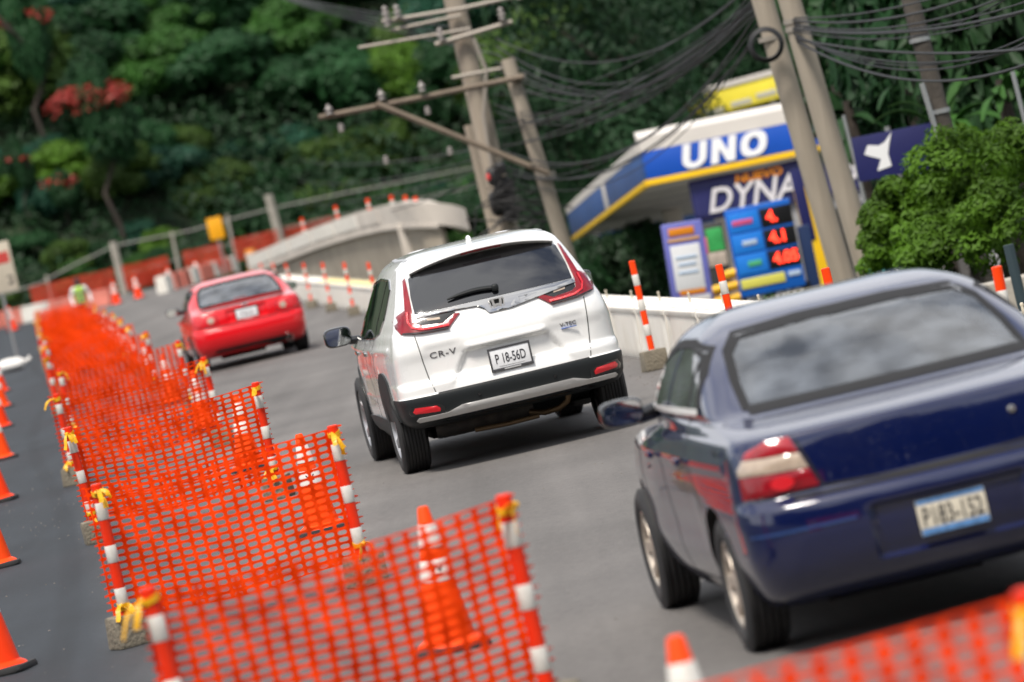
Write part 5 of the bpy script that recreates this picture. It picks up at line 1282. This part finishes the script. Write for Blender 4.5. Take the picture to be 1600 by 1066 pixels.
MB().lathe([(.15, -.06), (.15, .06)], 16, c=rel(pB, at(808, 122, 73))).build('clamp', HARD, pB); MB().lathe([(.16, -.06), (.16, .06)], 16, c=rel(pB, at(853, 275, 73))).build('clamp', HARD, pB)
pC, bC, tC = pole('short stub pole left of the thick grey pole', (734, 195), (775, 368), 76, .105, .115, POLE)
pD, bD, tD = pole('grey concrete pole, left one of the leaning pair before the filling station', (1180, -40), (1322, 450), 55, .135, .16, POLE)
pE, bE, tE = pole('grey concrete pole, right one of the leaning pair before the filling station', (1222, -40), (1362, 445), 54, .135, .165, POLE)
for (t, q, D) in ((pE, (1243, 32), 54), (pE, (1246, 44), 54), (pD, (1204, 60), 55)):
    p = rel(t, at(*q, D)); MB().lathe([(.152, -.03), (.152, .03)], 16, c=p).build('steel_band', HARD, t)
coil = thing('cable_coil', 'black coil of spare cable hung on the left leaning pole', 'cable coil', at(1197, 70, 54.6))
b = MB()
for k in range(6):
    r_ = .17 + .008 * k; b.tube([(math.cos(a) * r_, -.03 + .012 * k, math.sin(a) * r_) for a in np.linspace(0, 2 * math.pi, 25)], .014, 6, caps=False)
b.build('coil_turns', CABLE, coil, 60)
pF, bF, tF = pole('dark wooden pole with a metal conduit rising behind the hedge', (1415, -30), (1532, 420), 49, .10, .12, POLED)
MB().tube([rel(pF, at(1440, 130, 48.8)), rel(pF, at(1528, 420, 48.8))], .03, 8).build('conduit', GALV, pF)
for q in ((1437, 62), (1468, 174), (1522, 376)): MB().lathe([(.118, -.025), (.118, .025)], 14, c=rel(pF, at(*q, 49))).build('steel_band', GALV, pF)
for i, (a, c, D, r_) in enumerate((((1318, 180), (1348, 300), 60, .025), ((1386, 198), (1412, 300), 60, .04), ((1582, 112), (1604, 200), 50, .025))):
    t, _, _ = pole(['thin galvanised pole right of the leaning pair', 'galvanised fence pole under the dark tree', 'thin galvanised pole at the right picture edge'][i], a, c, D, r_, r_, GALV, 'fence_pole')
def cable(a, c, sag, r_, label, group, m=CABLE, n=18, drop=None):
    a, c = Vector(a), Vector(c); pts = []
    for i in range(n + 1):
        t_ = i / n; p = a + (c - a) * t_; p.z -= sag * 4 * t_ * (1 - t_); pts.append(p)
    o = MB().tube(pts, r_, 5, caps=True).build('cable', m, None, 60); tag(o, label, 'cable', group); return o
for k in range(16):
    a = at(770 + k * 1.5, 150 + k * 9 + random.uniform(-6, 6), 75); c = at(1192 + random.uniform(-6, 8), -40 + k * 5.5 + random.uniform(-8, 8), 55)
    cable(a, c, .25 + .65 * random.random(), random.choice((.007, .010, .014)), 'black cable sagging between the thick pole and the leaning pair', 'cables between the poles')
for k in range(6):
    a = at(775, 60 + k * 12, 75); c = at(1190, -40 + k * 10, 55); cable(a, c, .7 + .3 * random.random(), .012, 'thin black cable high between the poles', 'high cables between the poles')
for k in range(12):
    a = at(1240 + random.uniform(-4, 4), 28 + k * 3.2, 54); c = at(1640, -70 + k * 14 + random.uniform(-10, 10), 40)
    cable(a, c, .10 + .35 * random.random(), random.choice((.008, .011, .015)), 'black cable running from the leaning pair to the right edge', 'cables to the right edge')
for k in range(5):
    a = at(700 + 20 * k, 30 + k * 14, 75); c = at(300 - 20 * k, -60 - 8 * k, 120); cable(a, c, .3, .012, 'thin cable running from the thick pole to upper left', 'cables to the upper left')
for k in range(4):
    a = at(760 + k * 6, 230 + k * 14, 75); c = at(470, 250 + k * 34, 190); cable(a, c, .25, .014, 'thin cable running low from the thick pole to the forest', 'low cables towards the forest')
for (px, py, D) in ((533, 200, 74), (668, 173, 74), (603, 250, 75), (703, 236, 74)):
    t = thing('spark_insulator', 'small pale insulator hanging on a cable before the forest', 'insulator', at(px, py, D), 0, 'pale insulators on the cables')
    MB().lathe([(.02, -.07), (.05, -.05), (.03, -.02), (.055, 0), (.03, .03), (.045, .05), (.015, .07)], 12).build('porcelain_body', PORC, t, 50)
# masonry at the right edge
wl = thing('concrete_steps', 'pale concrete retaining wall with a dark pipe at the right edge', 'wall', (at(1560, 440, 43).x, 43, -4.0))
MB().box((.1, .3, 2.0), (1.3, .5, 4.05), .03).box((1.0, .1, 2.2), (1.0, .5, 4.1), .03).build('masonry', PALEC, wl)
p = at(1592, 440, 41) - Vector(wl.location); MB().tube([p - Vector((0, 0, 3)), p + Vector((-.02, 0, .35))], .05, 10).build('pipe', mat('pipe_dark', (.03, .05, .06), .5), wl)
p = at(1405, 410, 50); t = thing('street_kiosk', 'small teal kiosk with white ledge below the hedge', 'kiosk', (p.x, p.y, -4.4))
MB().box((0, 0, 2.3), (.75, .5, 4.75), .02).build('kiosk_wall', mat('teal_wall', (.03, .16, .15), .6, var=.2, vscale=3), t); MB().box((.05, -.27, 4.42), (.6, .1, .10), .01).build('ledge', OFFW, t); MB().box((.05, -.26, 4.57), (.5, .03, .12), .005).build('window', GLASS, t)
# ------------------------------------------------------------------ trees and shrubs
def leaf_mat(name, col, tr=.35, var=.35, sat=1.0):
    return mat(name, col, .55, trans=tr, var=var, vscale=.9, spec=.25, objvar=.22)
LEAF = [leaf_mat('leaf_deep', (.017, .066, .020)), leaf_mat('leaf_mid', (.036, .108, .018)), leaf_mat('leaf_olive', (.062, .120, .020)), leaf_mat('leaf_bright', (.085, .185, .018)), leaf_mat('leaf_teal', (.016, .070, .040))]
BARK = mat('bark', (.040, .031, .024), .95, var=.3, vscale=5, bump=.7, bscale=18)
def crown_mesh(name, seed, lobes, leaves, rx, rz, leaf, up=.35, flat=1.0, aspect=.55, spread=.72, droop=0.0):
    """leaf-sized faces on many uneven lobes spread through the crown"""
    g = np.random.default_rng(seed)
    th = g.uniform(0, 2 * np.pi, lobes); ph = np.arccos(g.uniform(-.55, 1, lobes)); rad = g.uniform(.35, 1, lobes) ** .5 * spread
    cen = np.stack([np.cos(th) * np.sin(ph) * rad * rx, np.sin(th) * np.sin(ph) * rad * rx, np.cos(ph) * rad * rz], 1)
    lr = g.uniform(.22, .50, lobes) * rx * (1.25 - .5 * rad)
    pick = g.choice(lobes, leaves, p=lr ** 2 / (lr ** 2).sum())
    v = g.normal(size=(leaves, 3)); v /= np.linalg.norm(v, axis=1)[:, None]; v[:, 2] = np.abs(v[:, 2]) * np.where(g.random(leaves) < .72, 1, -1); 
    rr = lr[pick] * g.uniform(.62, 1.06, leaves) ** .6
    pos = cen[pick] + v * rr[:, None] * (1, 1, flat); pos[:, 2] -= droop * np.abs(v[:, 0]) * rr
    n = v * 1.15 + g.normal(size=(leaves, 3)) * .42; n[:, 2] += up; n /= np.linalg.norm(n, axis=1)[:, None]
    a = g.normal(size=(leaves, 3)); u = np.cross(n, a); u /= np.linalg.norm(u, axis=1)[:, None]; w = np.cross(n, u)
    s = leaf * g.uniform(.45, 1.6, leaves)[:, None]
    c = g.uniform(-.12, .12, (leaves, 1)) * s
    V = np.stack([pos - u * s, pos + w * s * aspect + n * c, pos + u * s, pos - w * s * aspect + n * c], 1).reshape(-1, 3)
    F = np.arange(leaves * 4).reshape(-1, 4)
    me = bpy.data.meshes.new(name); me.from_pydata(V.tolist(), [], F.tolist()); me.update()
    return me
def trunk_mesh(name, h, r_, seed, top):
    rr = random.Random(seed); b = MB(); p = [Vector((0, 0, -.5))]
    for k in range(1, 6): p.append(Vector((rr.uniform(-.12, .12) * k * .4, rr.uniform(-.12, .12) * k * .4, h * k / 5)))
    b.tube(p, [r_ * 1.25, r_, r_ * .85, r_ * .7, r_ * .5, r_ * .3], 8)
    for k in range(6):
        q = p[2 + k % 3]; a = rr.uniform(0, 6.28); e = q + Vector((math.cos(a) * top, math.sin(a) * top, top * rr.uniform(.5, 1.0))); b.tube([q, (q + e) / 2 + Vector((0, 0, .1 * top)), e], [r_ * .5, r_ * .3, r_ * .1], 6)
    return b.mesh(name, BARK, 50)
CROWNS = [crown_mesh('crown', 11 + k, 15 + 3 * k, 9500, 1.0, [.85, 1.05, .7, .95, 1.2, .62][k], .052, flat=[.8, 1, .7, .9, .8, .6][k]) for k in range(6)]
for me in CROWNS: me.materials.append(LEAF[1])
TRUNKS = [trunk_mesh('trunk', 1.0, .020, 40 + k, .12) for k in range(3)]
def tree(name, label, group, base, crown_r, height, k, m, rz=None, crown=None, trunk=True, lift=.62):
    t = thing(name, label, 'tree', base, random.uniform(0, 6.28) if rz is None else rz, group)
    if trunk:
        o = link('trunk', TRUNKS[k % 3], t); o.scale = (height * .6, height * .6, height * .75)
    c = link('crown', crown or CROWNS[k % 6], t); c.location = (0, 0, height * lift); c.scale = (crown_r, crown_r, max(crown_r * .8, height * .42))
    c.material_slots[0].link = 'OBJECT'; c.material_slots[0].material = m
    return t
TL = ['deep green broadleaf tree in the hillside forest', 'mid green leafy tree in the hillside forest', 'olive green rounded tree in the hillside forest', 'bright green sunlit tree in the hillside forest', 'bluish dark green tree in the hillside forest']
rt = random.Random(3)
for j, Y in enumerate((248, 252, 257, 263, 269.5, 276)):
    half = Y * .135 + 3; x = -half * .98 - 2 + (j % 2) * 2.2
    while x < half * 1.15:
        yy_ = Y + rt.uniform(-2, 2); k = rt.randrange(6); mi = rt.choices(range(5), (4, 3, 2.6, 2.0, 2.2))[0]
        zz = terrain_z(x, yy_); r_ = rt.uniform(2.6, 4.8); h_ = rt.uniform(5.0, 8.0)
        if j < 2: r_ *= .62; h_ *= .50
        tree('forest_tree', TL[mi], 'trees of the hillside forest', (x, yy_, zz - .3), r_, h_, k, LEAF[mi]); x += r_ * rt.uniform(.75, 1.05)
# tangled undergrowth covering the slope between the trunks
def undergrowth():
    g = np.random.default_rng(21); n = 120000
    x = g.uniform(-48, 52, n); y_ = 238 + g.uniform(0, 1, n) ** 1.2 * 52
    toe = 246 + 6 * np.sin(x * .05); d = np.maximum(0, y_ - toe); z = -.06 + .62 * d - .0006 * d * d
    bump_ = 1.1 * (np.sin(x * .9 + 1.3 * np.sin(y_ * .5)) * np.cos(y_ * .8 + np.sin(x * .6)) + .6 * np.sin(x * 2.3 + y_) + 1.0)
    z = z + g.uniform(0, 1, n) ** .5 * (.5 + bump_) * sstep(237, 241, y_)
    pos = np.stack([x, y_, z], 1); nn = g.normal(size=(n, 3)) * .6; nn[:, 1] -= .5; nn[:, 2] += .7; nn /= np.linalg.norm(nn, axis=1)[:, None]
    u = np.cross(nn, g.normal(size=(n, 3))); u /= np.linalg.norm(u, axis=1)[:, None]; w = np.cross(nn, u); s_ = g.uniform(.10, .26, n)[:, None]
    V = np.stack([pos - u * s_, pos + w * s_ * .55, pos + u * s_, pos - w * s_ * .55], 1).reshape(-1, 3)
    me = bpy.data.meshes.new('undergrowth'); me.from_pydata(V.tolist(), [], np.arange(n * 4).reshape(-1, 4).tolist()); me.materials.append(leaf_mat('leaf_undergrowth', (.013, .042, .014), .3, .6)); me.update()
    tag(link('undergrowth', me), 'tangled dark green undergrowth covering the forest slope', 'undergrowth', kind='stuff')
undergrowth()
# flame trees: red blossom over green
BLOSSOM = mat('red_blossom', (.30, .022, .012), .6, trans=.25, var=.25, vscale=3)
def flame_tree(px, py, D, r_, label, n=520, flat=.35):
    p = at(px, py, D); zg = terrain_z(p.x, p.y); h_ = max(3.0, (p.z - zg) / .62)
    t = tree('flame_tree', label, 'red flowering trees in the forest', (p.x, p.y, zg), r_, h_, 2, LEAF[0])
    me = crown_mesh('blossom', int(px), 26, n, r_ * 1.0, r_ * flat, .15, up=1.0, flat=.6, spread=.85); me.materials.append(BLOSSOM)
    b = link('blossom', me, t); b.location = (0, 0, h_ * .62 + r_ * .42); return t
flame_tree(150, 186, 244, 2.5, 'broad flame tree topped with red blossom, largest of the red ones', 1500)
flame_tree(40, 48, 252, 1.6, 'flame tree with scattered red blossom at the upper left corner', 220)
flame_tree(100, 300, 246.5, 1.2, 'low flame tree with a few red sprays under the large red one', 90)
flame_tree(28, 262, 247, .9, 'small flame tree with red sprays at the left edge', 80)
# pale banana-like clumps at the foot of the forest
def frond_plant(name, label, cat, base, n, L, w_, m, group=None, arch=1.0, seed=0, rise=1.0):
    r = random.Random(seed); t = thing(name, label, cat, base, 0, group); b = MB()
    for i in range(n):
        a = r.uniform(0, 6.28); el = r.uniform(.5, 1.35) * rise; p = Vector((r.uniform(-.15, .15), r.uniform(-.15, .15), 0)); d = Vector((math.cos(a) * math.cos(el), math.sin(a) * math.cos(el), math.sin(el))); l = L * r.uniform(.6, 1.1); pts = [p.copy()]; ws = [w_ * .15]
        for k in range(8): d = (d + Vector((0, 0, -.16 * arch * r.uniform(.7, 1.3)))).normalized(); p = p + d * l / 8; pts.append(p.copy()); ws.append(w_ * math.sin(math.pi * min(1, (k + 1.6) / 9.6)))
        b.ribbon(pts, ws, (-math.sin(a), math.cos(a), .3), th=.004)
    b.build('fronds', m, t, 60); MB().tube([(0, 0, -.6), (0, 0, .3)], [.12, .06], 8).build('stem', BARK, t); return t
for i in range(16):
    px = 430 + i * 18 + rt.uniform(-8, 8); p = at(px, 330 - i * 4, 241 + rt.uniform(0, 4))
    frond_plant('banana_plant', 'pale green banana plant at the foot of the forest', 'plant', (p.x, p.y, terrain_z(p.x, p.y)), 16, rt.uniform(2.2, 3.6), .45, LEAF[3 if i % 3 else 2], 'banana plants below the forest', seed=i)
for i in range(60):
    x = -34 + (i % 30) * 1.7 + rt.uniform(-.6, .6); yv = (238.5 if i < 30 else 243) + rt.uniform(-1, 3); 
    t = tree('forest_shrub', 'leafy shrub at the lower edge of the forest', 'shrubs below the forest', (x, yv, terrain_z(x, yv) - .1), rt.uniform(.9, 1.7), rt.uniform(1.6, 3.2), i, LEAF[rt.choice((0, 0, 1, 1, 2, 4, 3))], trunk=True, lift=.5); t['category'] = 'shrub'
# dark trees around the filling station
BIGC = [crown_mesh('crown', 71 + k, 60, 9000, 1.0, 1.15, .035, flat=.55, droop=.5, aspect=.4) for k in range(2)]
for me in BIGC: me.materials.append(LEAF[0])
DARKL = leaf_mat('leaf_conifer', (.010, .040, .012), .25)
for i, (px, py, D, r_, h_, k, lb) in enumerate([(905, 110, 112, 3.0, 11, 0, 'tall dark feathery tree behind the thick pole'), (985, 190, 118, 2.6, 8.5, 1, 'dark feathery tree left of the canopy, second from the pole'), (850, 300, 125, 2.2, 6, 0, 'low dark tree behind the slimmer pole'), (1090, 60, 128, 3.0, 10, 1, 'dark tree rising behind the yellow rooftop sign'), (1240, 70, 130, 3.4, 10, 0, 'dark tree rising behind the leaning pair of poles')]):
    p = at(px, py, D); g = p.z - h_ * .62
    tree('station_tree', lb, 'dark trees behind the filling station', (p.x, p.y, g), r_, h_, k, DARKL, crown=BIGC[k])
DARKM = leaf_mat('leaf_dark_glossy', (.016, .052, .014), .25)
BROAD = [crown_mesh('crown', 91 + k, 40, 3600, 1.0, 1.0, .085, flat=.8, aspect=.42, droop=.3) for k in range(2)]
for me in BROAD: me.materials.append(DARKM)
for i, (px, py, D, r_, h_, lb) in enumerate([(1330, 90, 70, 1.15, 6.6, 'broad-leaved dark tree just right of the leaning poles'), (1440, 90, 64, 1.3, 7, 'broad-leaved dark tree behind the dark wooden pole'), (1560, 100, 60, 1.4, 7, 'broad-leaved dark tree at the upper right corner'), (1350, 20, 72, 1.3, 8, 'dark tree above the winged banner'), (1500, 30, 75, 1.6, 8, 'dark tree behind the cables at upper right')]):
    p = at(px, py, D); tree('broadleaf_tree', lb, 'broad-leaved trees by the station', (p.x, p.y, p.z - h_ * .62), r_, h_, i, [DARKM, LEAF[0], DARKM, LEAF[0], DARKM][i], crown=BROAD[i % 2])
for i, (px, py, D, L) in enumerate([(1330, 190, 63, .9), (1480, 200, 58, 1.0), (1420, 130, 62, .9), (1570, 160, 57, .9), (1300, 90, 66, 1.0)]):
    p = at(px, py, D); t = frond_plant('palm', f'palm with arching fronds among the dark trees, {ordw(i)} of five', 'palm', (p.x, p.y, p.z), 18, L, .13, LEAF[1] if i % 2 else DARKM, 'palms by the station', 1.3, 40 + i)
    MB().tube([(0, 0, -5.5), (.05, 0, -2.5), (0, 0, .05)], [.09, .07, .06], 8).build('trunk', BARK, t)
# hedge in front of the wooden pole
HEDGE = leaf_mat('leaf_hedge', (.082, .175, .012), .4, .5)
for i, (px, py, D, r_, lb) in enumerate([(1430, 330, 47, .42, 'bright green hedge bush at the right, lower left clump'), (1540, 270, 46.5, .58, 'bright green hedge bush at the right, tallest clump'), (1480, 390, 46, .40, 'bright green hedge bush at the right, low clump'), (1590, 360, 45.5, .50, 'bright green hedge bush at the right picture edge'), (1500, 320, 47.5, .55, 'bright green hedge bush at the right, middle clump'), (1405, 385, 48, .34, 'bright green hedge bush at the right, small clump nearest the leaning poles')]):
    p = at(px, py, D); t = thing('hedge_bush', lb, 'bush', (p.x, p.y, p.z), rt.uniform(0, 6), 'hedge bushes at the right')
    me = crown_mesh('foliage', 130 + i, 24, 6500, r_ * 1.3, r_ * 1.0, .036, aspect=.42, flat=.85, spread=.98); me.materials.append(HEDGE); link('foliage', me, t)
    MB().tube([(0, 0, -5), (0, 0, -.2)], [.08, .05], 8).build('stem', BARK, t)
# undergrowth on the bank behind the barriers
UND = [leaf_mat('leaf_bank', (.014, .040, .014), .2), LEAF[0]]
for i in range(14):
    px = 700 + i * 26; p = at(px, 440, 96 + 8 * rt.random()); r_ = rt.uniform(.7, 1.1)
    t = tree('bank_shrub', 'dark shrub on the bank behind the white barriers', 'dark shrubs on the bank', (p.x, p.y, -3.2), r_, 3.2, i, UND[i % 2], crown=BROAD[i % 2], lift=.72); t['category'] = 'shrub'

# wooded slope behind the photographer, seen in the paintwork and the car windows
wv, wf = [], []
gw = np.random.default_rng(5); nW = 70000
wx = gw.uniform(-110, 110, nW); wy = -75 - gw.uniform(0, 45, nW); wz = gw.uniform(0, 1, nW) ** .9 * (36 + 5 * np.sin(wx * .09) + 3 * np.sin(wx * .31 + 1) + (-75 - wy) * .25)
pos = np.stack([wx, wy, wz - .2], 1); nn = gw.normal(size=(nW, 3)); nn[:, 1] += 1.0; nn[:, 2] += .6; nn /= np.linalg.norm(nn, axis=1)[:, None]
uu = np.cross(nn, gw.normal(size=(nW, 3))); uu /= np.linalg.norm(uu, axis=1)[:, None]; ww = np.cross(nn, uu); ss = gw.uniform(.5, 1.3, nW)[:, None]
WV = np.stack([pos - uu * ss, pos + ww * ss * .6, pos + uu * ss, pos - ww * ss * .6], 1).reshape(-1, 3)
me = bpy.data.meshes.new('wood'); me.from_pydata(WV.tolist(), [], np.arange(nW * 4).reshape(-1, 4).tolist()); me.materials.append(mat('leaf_wood', (.010, .030, .010), .8, var=.4, vscale=.2)); me.update()
tag(link('wood', me), 'dark wood behind the photographer, mirrored in the car panels', 'wood', kind='stuff')
